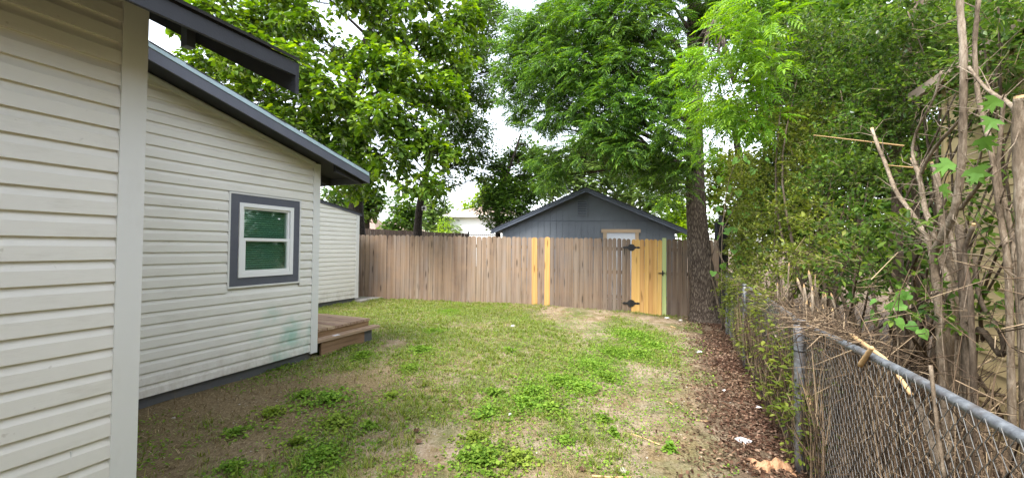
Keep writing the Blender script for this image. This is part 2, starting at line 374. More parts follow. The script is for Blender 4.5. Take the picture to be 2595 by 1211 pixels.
def leafmesh(tpl, cen, axis, up, ln, wd):
    """tpl = (verts k x 3 in (across, along, normal), tris); returns stacked verts and tris"""
    tv, tt = tpl; n = len(cen); k = len(tv)
    axis = unit(axis); x, nn = frames(axis, up)
    ln = np.broadcast_to(ln, (n,)); wd = np.broadcast_to(wd, (n,))
    v = cen[:, None] + tv[None, :, 0, None] * (x * wd[:, None])[:, None] + tv[None, :, 1, None] * (axis * ln[:, None])[:, None] + tv[None, :, 2, None] * (nn * ln[:, None])[:, None]
    t = (np.asarray(tt)[None] + (np.arange(n) * k)[:, None, None]).reshape(-1, 3)
    return v.reshape(-1, 3), t
def T(v, t): return np.array(v, float), np.array(t)
L_DIAM = T([(0, 0, 0), (-.5, .45, .06), (0, 1, -.06), (.5, .45, .06)], [(0, 2, 1), (0, 3, 2)])
L_OVAL = T([(0, 0, 0), (-.42, .3, .07), (-.4, .65, .05), (0, 1, -.08), (.4, .65, .05), (.42, .3, .07)], [(0, 3, 1), (1, 3, 2), (0, 5, 3), (5, 4, 3)])
L_HEART = T([(0, 0, 0), (-.3, -.12, .03), (-.52, .16, .10), (-.36, .58, .04), (0, 1, -.16), (.36, .58, .04), (.52, .16, .10), (.3, -.12, .03), (0, .45, -.02)],
            [(0, 8, 1), (1, 8, 2), (2, 8, 3), (3, 8, 4), (4, 8, 5), (5, 8, 6), (6, 8, 7), (7, 8, 0)])
L_LOBED = T([(0, 0, 0), (-.3, -.02, .02), (-.55, .22, .07), (-.24, .3, .02), (-.46, .72, .05), (-.13, .58, .0), (0, 1, -.1), (.13, .58, 0), (.46, .72, .05), (.24, .3, .02), (.55, .22, .07), (.3, -.02, .02), (0, .32, -.02)],
            [(12, i + 1, i) if False else (12, (i + 1) % 12, i) for i in range(12)])
L_BLADE = T([(-.5, 0, 0), (.5, 0, 0), (-.35, .55, .10), (.35, .55, .10), (0, 1, .42)], [(0, 1, 3), (0, 3, 2), (2, 3, 4)])
def compound(nl=5):
    v = []; t = []
    def leaflet(base, ax, ln, wd):
        ax = np.array(ax, float); ax /= np.linalg.norm(ax); sx = np.array((ax[1], -ax[0], 0)); b = len(v)
        for q in ((0, 0, 0), (-.5, .4, .05), (0, 1, -.18), (.5, .4, .05)):
            v.append(np.array(base) + sx * q[0] * wd + ax * q[1] * ln + np.array((0, 0, q[2] * ln)))
        t.extend([(b, b + 2, b + 1), (b, b + 3, b + 2)])
    for i in range(nl):
        y = .22 + .62 * i / (nl - 1); z = -.32 * y * y; ll = .34 * (1 - .35 * abs(i / (nl - 1) - .45))
        for s in (-1, 1): leaflet((0, y + .02 * s, z), (s * 1.0, .62, -.25), ll, ll * .30)
    leaflet((0, .86, -.24), (0, 1, -.5), .36, .11)
    b = len(v); v.extend([np.array(q) for q in ((-.008, 0, 0), (.008, 0, 0), (0, .5, -.08), (0, .9, -.26))]); t.extend([(b, b + 1, b + 2), (b, b + 2, b + 3)])
    return np.array(v), np.array(t)
L_COMP = compound()
def segs(p0, p1, r0, r1, k=3):
    """many straight tapered twigs at once"""
    p0 = np.asarray(p0, float); p1 = np.asarray(p1, float); n = len(p0)
    d = unit(p1 - p0); ref = np.where(np.abs(d[:, 2:3]) < .9, np.array((0, 0, 1.)), np.array((1., 0, 0))); x = unit(np.cross(d, ref)); y = np.cross(d, x)
    r0 = np.broadcast_to(r0, (n,)); r1 = np.broadcast_to(r1, (n,)); ang = np.arange(k) * 2 * math.pi / k
    ring = np.cos(ang)[None, :, None] * x[:, None] + np.sin(ang)[None, :, None] * y[:, None]
    v = np.concatenate([p0[:, None] + ring * r0[:, None, None], p1[:, None] + ring * r1[:, None, None]], 1).reshape(-1, 3)
    t = []
    for j in range(k):
        q = (j + 1) % k; t += [(j, q, k + q), (j, k + q, k + j)]
    return v, (np.array(t)[None] + (np.arange(n) * 2 * k)[:, None, None]).reshape(-1, 3)
def merge(*vt):
    vs_, ts, o = [], [], 0
    for v, t in vt: vs_.append(v); ts.append(t + o); o += len(v)
    return np.vstack(vs_), np.vstack(ts)

# ================================================================== ground
def m_ground():
    m, t = newmat('yard_soil'); p = pos(t)
    sx = nd(t, 'ShaderNodeSeparateXYZ', {0: p})
    x, y = sx.outputs[0], sx.outputs[1]
    ww = mth(t, 'SUBTRACT', x, mth(t, 'MULTIPLY', y, .42))
    n1 = noise(t, p, .9, 6, .6); n2 = noise(t, p, 5, 6, .65); n3 = noise(t, p, 38, 5, .7); n4 = noise(t, p, 160, 3, .6)
    soil = ramp(t, n3, [(.3, (.20, .15, .10)), (.5, (.32, .25, .178)), (.7, (.43, .36, .27))])
    thatch = ramp(t, noise(t, mapping(t, p, (60, 25, 40)), 1.0, 6, .7), [(.3, (.085, .056, .028)), (.5, (.19, .138, .07)), (.7, (.31, .24, .135))])
    green = ramp(t, n3, [(.3, (.06, .075, .02)), (.6, (.12, .14, .045)), (.75, (.19, .17, .075))])
    litter = ramp(t, n3, [(.3, (.055, .037, .024)), (.5, (.12, .083, .055)), (.7, (.21, .155, .105))])
    c = mixc(t, ramp(t, mth(t, 'ADD', mth(t, 'MULTIPLY', n1, .5), mth(t, 'MULTIPLY', n2, .5)), [(.42, (0, 0, 0)), (.56, (1, 1, 1))]), soil, thatch)
    gm = ramp(t, noise(t, p, 1.4, 5, .6), [(.46, (0, 0, 0)), (.62, (1, 1, 1))])
    gm = mth(t, 'MULTIPLY', gm, .75)
    c = mixc(t, gm, c, green)
    # brown thatch by the house
    hm = nd(t, 'ShaderNodeMapRange', {'Value': mth(t, 'ADD', ww, mth(t, 'MULTIPLY', mth(t, 'SUBTRACT', n2, .5), 1.6)), 'From Min': -3.5, 'From Max': -2.6, 'To Min': .85, 'To Max': 0.0}).outputs[0]
    hm = mth(t, 'MULTIPLY', hm, nd(t, 'ShaderNodeMapRange', {'Value': y, 'From Min': 4.5, 'From Max': 6.5, 'To Min': 1.0, 'To Max': 0.0}).outputs[0])
    c = mixc(t, hm, c, thatch)
    # leaf litter band along the chain link fence
    lm = nd(t, 'ShaderNodeMapRange', {'Value': mth(t, 'ADD', ww, mth(t, 'MULTIPLY', mth(t, 'SUBTRACT', n2, .5), 1.3)), 'From Min': .12, 'From Max': .45, 'To Min': 0.0, 'To Max': .95}).outputs[0]
    c = mixc(t, lm, c, litter)
    chips = ramp(t, n4, [(.66, (0, 0, 0)), (.72, (1, 1, 1))])
    c = mixc(t, mth(t, 'MULTIPLY', chips, .5), c, (.48, .40, .29))
    h = mth(t, 'ADD', mth(t, 'MULTIPLY', n3, 1.0), mth(t, 'MULTIPLY', n4, .4))
    out(t, pbsdf(t, c, .95, bump(t, h, .8, .025), .15)); return m
M['ground'] = m_ground()
def axis(lo, hi, step, far):
    core = np.arange(lo, hi + 1e-6, step); ex = []
    d = step; q = hi
    while q < far: d *= 1.5; q += d; ex.append(q)
    d = step; q = lo; eb = []
    while q > -far: d *= 1.5; q -= d; eb.append(q)
    return np.array(eb[::-1] + list(core) + ex)
gx, gy = axis(-6, 7, .1, 400), axis(.4, 13, .1, 400)
XX, YY = np.meshgrid(gx, gy); ZZ = ground(XX, YY)
near = (np.abs(XX) < 8) & (YY < 14) & (YY > -1)
ZZ = ZZ + np.where(near, (fbm(XX, YY, 3.1, 5) - .5) * .03, 0)
nx, ny = len(gx), len(gy); idx = np.arange(nx * ny).reshape(ny, nx)
qa = idx[:-1, :-1].ravel(); qb = idx[:-1, 1:].ravel(); qc = idx[1:, 1:].ravel(); qd = idx[1:, :-1].ravel()
gob = trimesh('ground', np.stack([XX.ravel(), YY.ravel(), ZZ.ravel()], 1), np.vstack([np.stack([qa, qb, qc], 1), np.stack([qa, qc, qd], 1)]), 'ground', None, True, origin=(0, 0, 0))
tag(gob, kind='structure')
# concrete slab at the end of the shed wall
sb = MB(); sb.wbox(4.55, 6.15, -4.6, -3.45, -.05, .075)
tag(sb.build('path', 'concrete'), kind='structure')

# ================================================================== house
house = thing('house', 'white vinyl sided house with dark grey trim, a window and stepped rear additions', 'house', W(-2, -1, 0))
EXPO = .114; ZS = .145
PROF = [(.002, .004), (.027, .0), (.0265, .012), (.023, .068), (.007, EXPO - .006), (.004, EXPO + .012)]
def course(parent, F, s0, s1, z0, lo=None, hi=None):
    """one lapped vinyl board; lo/hi give the end position at a height"""
    v = []
    for o, dz in PROF:
        z = z0 + dz
        a0 = s0 if lo is None else max(s0, lo(z)); a1 = s1 if hi is None else min(s1, hi(z))
        if a1 < a0: a1 = a0
        v += [F(a0, o, z), F(a1, o, z)]
    k = len(PROF)
    f = [(2 * i, 2 * i + 1, 2 * i + 3, 2 * i + 2) for i in range(k - 1)]
    return MB().add(v, f).build('siding_board', 'vinyl', parent)
def wall_part(mb, mat='vinyl'): return mb.build('wall', mat, house)
# --- near volume, wall along the yard
B1, A1 = 1.933, -2.887
ov = lambda z: z < 2.95
mb = MB(); mb.prism([W(-9, B1 - .012, ZS), W(A1 - .012, B1 - .012, ZS), W(A1 - .012, B1 - .012, 2.9), W(-9, B1 - .012, 2.9)], -N * .12)
w1 = wall_part(mb)
F1 = lambda s, o, z: W(s, B1 + o, z)
k = 0
while ZS + k * EXPO < 2.9:
    course(w1, F1, -8.9, A1 - .0, ZS + k * EXPO); k += 1
# seam in two lower boards
for kk, a in ((3, -3.11), (2, -3.115)):
    MB().box(W(a, B1 + .0195, ZS + kk * EXPO + .05), U * .0015, N * .003, np.array((0, 0, .048))).build('lap_joint', 'trimwhite', w1)
# end wall of the near volume, facing the rear
def zr1(b): return 2.747 - .09 + .5 * (2.433 - b) if b > -2 else 2.747 - .09 + .5 * (2.433 + 2) - .5 * (-2 - b)
mb = MB(); mb.prism([W(A1 - .012, B1 - .012, ZS), W(A1 - .012, B1 - .012, zr1(B1)), W(A1 - .012, -2, zr1(-2) - .05), W(A1 - .012, -5.9, zr1(-5.9)), W(A1 - .012, -5.9, ZS)], -U * .12)
w1b = wall_part(mb)
F1b = lambda s, o, z: W(A1 + o, -s, z)
k = 0
while ZS + k * EXPO < 4.7:
    z0 = ZS + k * EXPO
    hi_b = lambda z: (2.433 - (z - 2.657) / .5)              # where the roof underside is at that height
    course(w1b, F1b, -B1, 5.9, z0, lo=(lambda z: -hi_b(z) if z > 2.9 else -B1), hi=(lambda z: 4 + hi_b(z) if z > 2.9 else 5.9)); k += 1
# --- rear volume with the window
zs2 = lambda a: 2.715 - .25 * a
mb = MB()
for a0, a1, zl, zh in ((A1, -1.10, ZS, None), (-.36, -.012, ZS, None), (-1.10, -.36, ZS, 1.19), (-1.10, -.36, 2.10, None)):
    mb.prism([W(a0, -.012, zl), W(a1, -.012, zl), W(a1, -.012, zh or zs2(a1) + .03), W(a0, -.012, zh or zs2(a0) + .03)], -N * .12)
w2 = wall_part(mb)
F2 = lambda s, o, z: W(s, o, z)
WA0, WA1, WZ0, WZ1 = -1.193, -.266, 1.097, 2.19
hi2 = lambda z: min(0, (2.715 - z) / .25)
k = 0
while ZS + k * EXPO < 3.4:
    z0 = ZS + k * EXPO
    if z0 + EXPO > WZ0 + .03 and z0 < WZ1 - .03:
        course(w2, F2, A1, WA0 + .005, z0, None, hi2); course(w2, F2, WA1 - .005, 0, z0, None, hi2)
    else: course(w2, F2, A1, 0, z0, None, hi2)
    k += 1
mb = MB(); mb.wbox(-.13, -.012, -3.69, -.14, ZS, 2.7); w2b = wall_part(mb)
F2b = lambda s, o, z: W(o, -s, z)
for k in range(22): course(w2b, F2b, 0, 3.69, ZS + k * EXPO)
# --- shed-roofed addition
A3, B3 = 4.63, -3.69
zs3 = lambda a: 2.44 + .165 * (A3 - a)
mb = MB(); mb.prism([W(0, B3 - .012, ZS), W(A3 - .012, B3 - .012, ZS), W(A3 - .012, B3 - .012, zs3(A3)), W(0, B3 - .012, zs3(0))], -N * .12); w3 = wall_part(mb)
F3 = lambda s, o, z: W(s, B3 + o, z)
k = 0
while ZS + k * EXPO < 3.2:
    course(w3, F3, 0, A3, ZS + k * EXPO, None, lambda z: A3 - (z - 2.44) / .165 if z > 2.44 else A3); k += 1
mb = MB(); mb.wbox(A3 - .13, A3 - .012, -6.5, B3 - .14, ZS, 2.42); w3b = wall_part(mb)
for k in range(20): course(w3b, lambda s, o, z: W(A3 + o, -s, z), -B3, 6.5, ZS + k * EXPO)
# corner boards (outside corner posts)
def corner(a, b, z0, z1, ww=.078):
    mb = MB(); mb.prism([W(a - ww, b + .002, z0), W(a - ww, b + .032, z0), W(a + .032, b + .032, z0), W(a + .032, b - ww, z0), W(a + .002, b - ww, z0), W(a + .002, b + .002, z0)][::-1], (0, 0, z1 - z0))
    mb.build('corner_board', 'trimwhite', house)
corner(A1, B1, .1, 2.95); corner(0, 0, .115, 2.72); corner(A3, B3, .13, 2.43)
mb = MB(); mb.prism([W(A1, .004, zs2(A1) - .045), W(-.07, .004, zs2(-.07) - .045), W(-.07, .004, zs2(-.07)), W(A1, .004, zs2(A1))], N * .024); mb.build('rake_channel', 'trimwhite', house)
# foundations
mb = MB(); mb.wbox(-8.9, A1 - .03, B1 - .15, B1 - .03, -.3, ZS); mb.build('foundation', 'foundation', house)
mb = MB(); mb.wbox(A1 - .029, -.03, -.15, -.03, -.3, ZS); mb.build('foundation', 'foundation', house)
mb = MB(); mb.wbox(0, A3 - .03, B3 - .15, B3 - .03, -.3, ZS); mb.build('foundation', 'foundation', house)
# --- roof of the near volume: eave along the yard, rake past the corner
AE, BE, ZE = -2.327, 2.433, 2.755
def roof_slab(prof, ext, mat): return MB().prism(prof, ext).build('roof', mat, house)
r1 = roof_slab([W(-9.5, BE, ZE - .012), W(-9.5, -2, ZE - .012 + .5 * (BE + 2)), W(-9.5, -6.4, ZE - .012), W(-9.5, -6.4, ZE - .05), W(-9.5, -2, ZE - .05 + .5 * (BE + 2)), W(-9.5, BE, ZE - .05)], U * (AE + 9.5), 'soffit')
sl1 = np.array((N * -1 + np.array((0, 0, .5)))); sl1 /= np.linalg.norm(sl1); up1 = np.cross(U, sl1); up1 = up1 if up1[2] > 0 else -up1
for k in range(32):
    c = W((AE - 9.5) / 2 - .0, BE + .03, ZE - .005) + sl1 * (.15 * k + .09) + up1 * (.010 + .004 * (k % 2))
    MB().box(c, U * ((9.5 + AE) / 2 + .015 + .008 * random.uniform(-1, 1)), sl1 * .1, up1 * .006).build('shingle_course', 'shingle', r1)
for k, (dz, o) in enumerate(((-.006, .022), (.006, .03), (.018, .02))):   # older layers showing at the edge
    MB().box(W((AE - 9.5) / 2, BE + o - .1, ZE + dz + .05), U * ((9.5 + AE) / 2 + .01 + .01 * k), sl1 * .1, up1 * .0045).build('shingle_layer', 'shingle', r1)
MB().wbox(-9.5, AE, BE + .001, BE + .022, ZE - .095, ZE - .013).build('fascia', 'dark_trim', house)
mb = MB(); mb.prism([W(AE, BE + .022, ZE - .015), W(AE, BE + .022, ZE - .21), W(AE, -2, ZE - .21 + .5 * (BE + 2)), W(AE, -2, ZE - .015 + .5 * (BE + 2))], U * .024); mb.build('barge_board', 'soffit', house)
q = PA(490, 86, AE); qb = AB(q)[1]; qz = ZE - .21 + .5 * (BE - qb)
MB().wbox(AE - .06, AE - .002, qb - .035, qb + .035, qz - .05, qz + .12).build('bracket', 'grey', house)
for a in (-3.6, -4.25, -4.9): MB().wbox(a - .022, a + .022, B1 + .03, BE - .112, ZE - .2, ZE - .06).build('rafter_tail', 'soffit', house)
# --- roof of the window volume: rake along the yard, falling to the rear
A2E, B2E = .538, .404
zt2 = lambda a: 2.666 + .25 * (A2E - a)
r2 = roof_slab([W(A2E, B2E, zt2(A2E) - .012), W(A2E, B2E, zt2(A2E) - .06), W(A1 + .03, B2E, zt2(A1) - .06), W(A1 + .03, B2E, zt2(A1) - .012)], -N * 6, 'soffit')
sl2 = -U + np.array((0, 0, .25)); sl2 /= np.linalg.norm(sl2); up2 = np.array((0, 0, 1)) - sl2 * sl2[2]; up2 /= np.linalg.norm(up2)
for k in range(23):
    c = W(A2E + .03, (B2E - 5.6) / 2 + .01, zt2(A2E) - .012) + sl2 * (.145 * k + .09) + up2 * (.011 + .004 * (k % 2))
    MB().box(c, N * ((B2E + 5.6) / 2 + .02 + .006 * random.uniform(-1, 1)), sl2 * .1, up2 * .006).build('shingle_course', 'shingle', r2)
mb = MB(); mb.prism([W(A2E, B2E + .001, zt2(A2E) - .045), W(A2E, B2E + .001, zt2(A2E) - .15), W(A1 + .03, B2E + .001, zt2(A1) - .15), W(A1 + .03, B2E + .001, zt2(A1) - .045)], N * .022); mb.build('fascia', 'grey', house)
mb = MB(); mb.prism([W(A2E, B2E + .001, zt2(A2E) + .002), W(A2E, B2E + .001, zt2(A2E) - .044), W(A1 + .03, B2E + .001, zt2(A1) - .044), W(A1 + .03, B2E + .001, zt2(A1) + .002)], N * .03); mb.build('drip_edge', 'drip', house)
MB().wbox(A2E + .001, A2E + .022, -5, B2E + .02, zt2(A2E) - .15, zt2(A2E) - .02).build('fascia', 'grey', house)
MB().prism([W(A2E - .02, .30, zt2(A2E) - .061), W(A2E - .02, .30, zt2(A2E) - .16), W(0, .30, zs2(0) - .12), W(0, .30, zs2(0) - .0)], N * .04).build('rafter_tail', 'soffit', house)
for bb in (-.35, -.95): MB().prism([W(A2E - .02, bb, zt2(A2E) - .061), W(A2E - .02, bb, zt2(A2E) - .16), W(.03, bb, zs2(0) - .1), W(.03, bb, zs2(0) + .0)], N * .04).build('rafter_tail', 'soffit', house)
# --- roof of the low addition
r3 = roof_slab([W(A3 + .12, B3 + .05, zs3(A3 + .12) + .055), W(A3 + .12, B3 + .05, zs3(A3 + .12) + .002), W(0, B3 + .05, zs3(0) + .002), W(0, B3 + .05, zs3(0) + .055)], -N * 3, 'grey')
MB().prism([W(A3 + .15, B3 + .08, zs3(A3 + .15) + .075), W(A3 + .15, B3 + .08, zs3(A3 + .15) + .058), W(0, B3 + .08, zs3(0) + .058), W(0, B3 + .08, zs3(0) + .075)], -N * 3.1).build('shingle_course', 'shingle', r3)
# --- window
win = put('window', None, house, W((WA0 + WA1) / 2, 0, WZ0))
def frame4(name, a0, a1, z0, z1, wd, b0, b1, mat, parent, wz=None):
    wz = wz or wd
    mb = MB(); mb.wbox(a0, a0 + wd, b0, b1, z0, z1); mb.wbox(a1 - wd, a1, b0, b1, z0, z1); mb.wbox(a0 + wd, a1 - wd, b0, b1, z0, z0 + wz); mb.wbox(a0 + wd, a1 - wd, b0, b1, z1 - wz, z1)
    return mb.build(name, mat, parent)
frame4('trim_channel', WA0, WA1, WZ0, WZ1, .02, -.02, .03, 'trimwhite', win)
frame4('casing', WA0 + .021, WA1 - .021, WZ0 + .021, WZ1 - .021, .094, -.02, .022, 'grey', win)
fa0, fa1, fz0, fz1 = WA0 + .115, WA1 - .115, WZ0 + .118, WZ1 - .115
frame4('frame', fa0, fa1, fz0, fz1, .045, -.05, .038, 'frame', win)
zm = fz0 + (fz1 - fz0) * .49
frame4('sash', fa0 + .046, fa1 - .046, zm - .005, fz1 - .046, .022, -.035, .012, 'frame', win)
frame4('sash', fa0 + .046, fa1 - .046, fz0 + .046, zm + .035, .034, -.012, .030, 'frame', win)
MB().wbox(fa0 + .068, fa1 - .068, -.02, -.017, zm + .02, fz1 - .068).build('pane', 'glass', win)
MB().wbox(fa0 + .08, fa1 - .08, .004, .007, fz0 + .08, zm + .001).build('pane', 'glass', win)
mb = MB()
for k in range(30):
    z = fz0 + .05 + k * .0265
    if z > fz1 - .05: break
    mb.prism([W(fa0 + .04, -.052, z), W(fa0 + .04, -.049, z + .001), W(fa0 + .04, -.061, z + .021), W(fa0 + .04, -.064, z + .02)], U * (fa1 - fa0 - .08))
tag(mb.build('blind', 'blind', win), kind='stuff')
MB().wbox(fa0 + .03, fa1 - .03, -.11, -.1, fz0, fz1).build('room_shadow', 'dark', win)  # near-black sheet, its colour stands in for the shade inside the room
MB().wbox(fa1 - .185, fa1 - .155, -.0165, -.015, fz1 - .16, fz1 - .145).build('sticker', 'sticker', win)

# ================================================================== deck
deck = thing('wooden_deck', 'low brown wooden deck with one step beside the house corner', 'deck', W(.6, -1, 0))
angN = math.atan2(N[1], N[0]); angU = math.atan2(U[1], U[0])
def rotbox(name, mat, parent, c, hx, hy, hz, rz, cut=0.0):
    """box with local axes so the grain follows its length (local X)"""
    mb = MB(); mb.box((0, 0, 0), (hx, 0, 0), (0, hy, 0), (0, 0, hz)); v = np.vstack(mb.v)
    me = bpy.data.meshes.new(name); me.from_pydata(v.tolist(), [], mb.f); me.materials.append(M[mat]); o = put(name, me, parent, c); o.rotation_euler.z = rz
    return o
DZ = .385
for k in range(8):
    a = .12 + k * .145
    rotbox('deck_board', 'deck', deck, W(a, -1.33 + random.uniform(-.01, .01), DZ - .019), 1.22, .069, .018, angN)
rotbox('rim_board', 'deckdark', deck, W(.63, -.155, DZ - .11), .58, .018, .07, angU)
rotbox('rim_board', 'deckdark', deck, W(1.17, -1.35, DZ - .13), 1.15, .018, .085, angN)
for a, b in ((.12, -.25), (1.1, -.25), (1.1, -2.4), (.12, -2.4)): MB().wbox(a - .04, a + .04, b - .04, b + .04, -.05, DZ - .04).build('post', 'deckdark', deck)
step = rotbox('step', 'deck', deck, W(.66, -.055, .245), .64, .075, .019, angU)
rotbox('riser', 'deckdark', deck, W(.56, -.03, .105), .42, .018, .118, angU)
blk = MB(); blk.wbox(1.0, 1.2, -.14, -.06, .0, .2); blk.build('support_block', 'foundation', deck)
sc_ = MB(); sc_.box(W(.42, -.03, .2655), U * .05, N * .03, (0, 0, .0015)); tag(sc_.build('paper_scrap', 'paper'), 'small white paper scrap lying on the deck step', 'litter')

# ================================================================== wooden fence
FL = np.array((-4.75, 12.13, 0)); FR = np.array((5.25, 10.2, 0)); FT = (FR - FL) / np.linalg.norm(FR - FL); FN = np.array((FT[1], -FT[0], 0))  # FN faces the yard
fang = math.atan2(FT[1], FT[0])
def fs(px):                       # distance along the fence seen at a pixel column (near mid height)
    d = ray(px, 690); den = FT[0] * d.y - FT[1] * d.x
    return (FL[1] * d.x - FL[0] * d.y) / den
def ftop(s): return 1.925 + (1.835 - 1.925) * s / 10.2
fence = thing('wooden_fence', 'long weathered brown picket fence closing the back of the yard', 'fence', FL + FT * 5 + (0, 0, float(ground(*(FL + FT * 5)[:2]))))
PM = {}
def picket_mesh(wd, mat, flat=False):
    key = (round(wd, 3), mat, flat)
    if key in PM: return PM[key]
    h = wd / 2; pts = [(-h, 0), (h, 0)]
    if flat: pts += [(h, 1), (-h, 1)]
    else: pts += [(h, 1 - .026)] + [(h * math.cos(q) * .96, 1 - .026 + .026 * math.sin(q)) for q in np.linspace(.5, math.pi - .5, 5)] + [(-h, 1 - .026)]
    mb = MB(); mb.prism([(x, .009, z) for x, z in pts], (0, -.018, 0)); v = np.vstack(mb.v)
    me = bpy.data.meshes.new('picket'); me.from_pydata(v.tolist(), [], mb.f); me.materials.append(M[mat]); PM[key] = me; return me
def picket(parent, s, wd, mat, name='picket', dtop=0.0, out_=0.0, flat=False, label=None):
    p = FL + FT * s + FN * (out_ + random.uniform(0, .006)); zb = float(ground(p[0], p[1])) - .01; zt = ftop(s) + dtop + random.uniform(-.012, .012)
    o = put(name, picket_mesh(wd, mat, flat), parent, (p[0], p[1], zb)); o.scale = (1, 1, zt - zb)
    o.rotation_euler = (random.gauss(0, .003), random.gauss(0, .0035), fang)
    if label: o['label'] = label
    return o
def run(px0, px1, wd, gap, mat, parent=None, dtop=0.0):
    s0, s1 = fs(px0), fs(px1); n = max(1, round((s1 - s0) / (wd + gap))); st = (s1 - s0) / n
    for i in range(n): picket(parent or fence, s0 + (i + .5) * st, round((st - gap) / .01) * .01 if False else st - gap, mat if not callable(mat) else mat(i), dtop=dtop)
run(880, 1348, .138, .006, 'picket')
picket(fence, fs(1355.5), fs(1363) - fs(1348) - .006, 'newwood', flat=False, label='new yellow replacement board')
run(1363, 1380, .2, .004, 'picket')
picket(fence, fs(1387), fs(1394) - fs(1380) - .006, 'newwood', label='new yellow replacement board')
run(1394, 1540, .125, .006, 'picket_dark')
run(1540, 1599, .098, .014, 'picket_dark')
run(1690, 1822, .118, .006, 'picket_dark')
for z in (.35, 1.0, 1.62):
    for a, b in ((880, 1597), (1690, 1822)):
        p0, p1 = FL + FT * fs(a) - FN * .03, FL + FT * fs(b) - FN * .03
        dz0, dz1 = ftop(fs(a)) - 1.9, ftop(fs(b)) - 1.9
        MB().hexa([p0 + (0, 0, z + dz0 - .045), p1 + (0, 0, z + dz1 - .045), p1 - FN * .038 + (0, 0, z + dz1 - .045), p0 - FN * .038 + (0, 0, z + dz0 - .045), p0 + (0, 0, z + dz0 + .045), p1 + (0, 0, z + dz1 + .045), p1 - FN * .038 + (0, 0, z + dz1 + .045), p0 - FN * .038 + (0, 0, z + dz0 + .045)]).build('rail', 'picket_dark', fence)
for px in (905, 1060, 1215, 1370, 1592, 1760):
    p = FL + FT * fs(px) - FN * .12; g = float(ground(p[0], p[1]))
    MB().box((p[0], p[1], g + .85), FT * .045, FN * .045, (0, 0, .9)).build('post', 'picket_dark', fence)
p = FL + FT * fs(1683) + FN * .02
o = picket(fence, fs(1683), fs(1688) - fs(1678), 'greenwood', name='gate_post', dtop=.03, out_=.03, flat=True, label='pale green treated gate post'); 
# gate
gs0, gs1 = fs(1599.5), fs(1676.5); gp = FL + FT * (gs0 + gs1) / 2
gate = thing('wooden_gate', 'narrow gate of new yellow boards with black strap hinges', 'gate', (gp[0], gp[1], float(ground(gp[0], gp[1]))))
st = (gs1 - gs0) / 7
for i in range(7): picket(gate, gs0 + (i + .5) * st, st - .003, 'newwood', name='gate_board', dtop=-.01 - .012 * (i == 6) + .006 * (i % 2), out_=.012)
for z in (.4, 1.0, 1.6): MB().box(gp - FN * .03 + (0, 0, z), FT * (gs1 - gs0) * .47, FN * .018, (0, 0, .045)).build('gate_rail', 'newwood', gate)
for py in (627, 768):
    zc = CAMZ + (628.5 - py) / FPX * gp[1]; c = FL + FT * gs0 + FN * .028
    pr = [(-.22, .012), (-.17, .03), (-.13, .018), (-.09, .035), (-.06, .075), (-.02, .09), (.02, .09), (.06, .075), (.09, .035), (.13, .018), (.17, .03), (.22, .012)]
    poly = [c + FT * x + (0, 0, zc + h) for x, h in pr] + [c + FT * x + (0, 0, zc - h) for x, h in pr[::-1]]
    hg = MB().prism(poly, FN * .008).build('hinge', 'black', gate)
    MB().tube([c + FN * .012 + (0, 0, zc - .09), c + FN * .012 + (0, 0, zc + .09)], .012, 8).build('knuckle', 'black', hg)
zc = CAMZ + (629 - 691) / FPX * gp[1]; c = FL + FT * (gs1 - .0) + FN * .05
lat = MB().box(c + (0, 0, zc), FT * .085, FN * .009, (0, 0, .011)).build('latch', 'black', gate)
MB().box(c + FT * .02 + (0, 0, zc), FT * .012, FN * .014, (0, 0, .065)).build('latch_plate', 'black', lat)

# ================================================================== garage behind the fence
GL, GR = np.array((-.69, 13.4, 0)), np.array((5.39, 12.35, 0)); GT = unit(GR - GL); GN = np.array((GT[1], -GT[0], 0)); GWd = np.linalg.norm(GR - GL); gang = math.atan2(GT[1], GT[0])
garage = thing('garage', 'blue grey gabled garage with louvred vent and tan trimmed door', 'garage', GL + GT * GWd / 2 - GN * 2 + (0, 0, -.1))
GZ0, GZA = 2.11, 3.47; gsl = (GZA - GZ0) / (GWd / 2)
def gz(s): return GZ0 + gsl * (GWd / 2 - abs(s - GWd / 2))
gw0, gw1 = .32, GWd - .32
def GP(s, o, z): return GL + GT * s + GN * o + np.array((0, 0, z))
wl = MB().prism([GP(gw0, -.27, -.1), GP(gw1, -.27, -.1), GP(gw1, -.27, gz(gw1) - .05), GP(GWd / 2, -.27, GZA - .05), GP(gw0, -.27, gz(gw0) - .05)], -GN * 5).build('wall', 'garage', garage)
ZF = 2.46; s = gw0; bw = .203
ds0 = None
def gpx(px, o=-.25):
    d = ray(px, 580); q = GL + GN * o; den = GT[0] * d.y - GT[1] * d.x; return (q[1] * d.x - q[0] * d.y) / den
dL, dR = gpx(1537), gpx(1610); dZ = CAMZ + (628.5 - 590) / FPX * 13
while s < gw1 - .01:
    e = min(s + bw - .012, gw1)
    cuts = [s] + ([GWd / 2] if s < GWd / 2 < e else []) + [e]
    lo_top = [min(ZF, gz(q) - .05) for q in cuts]
    mid = (s + e) / 2
    zb = -.1 if not (dL - .15 < mid < dR + .15) else dZ + .02
    MB().prism([GP(s, -.268, zb), GP(e, -.268, zb)] + [GP(q, -.268, z) for q, z in list(zip(cuts, lo_top))[::-1]], GN * .016).build('panel', 'garage', wl)
    if max(gz(q) - .05 for q in cuts) > ZF + .05:
        MB().prism([GP(s, -.268, ZF + .018), GP(e, -.268, ZF + .018)] + [GP(q, -.268, max(ZF + .019, gz(q) - .05)) for q in cuts[::-1]], GN * .016).build('panel', 'garage', wl)
    s += bw
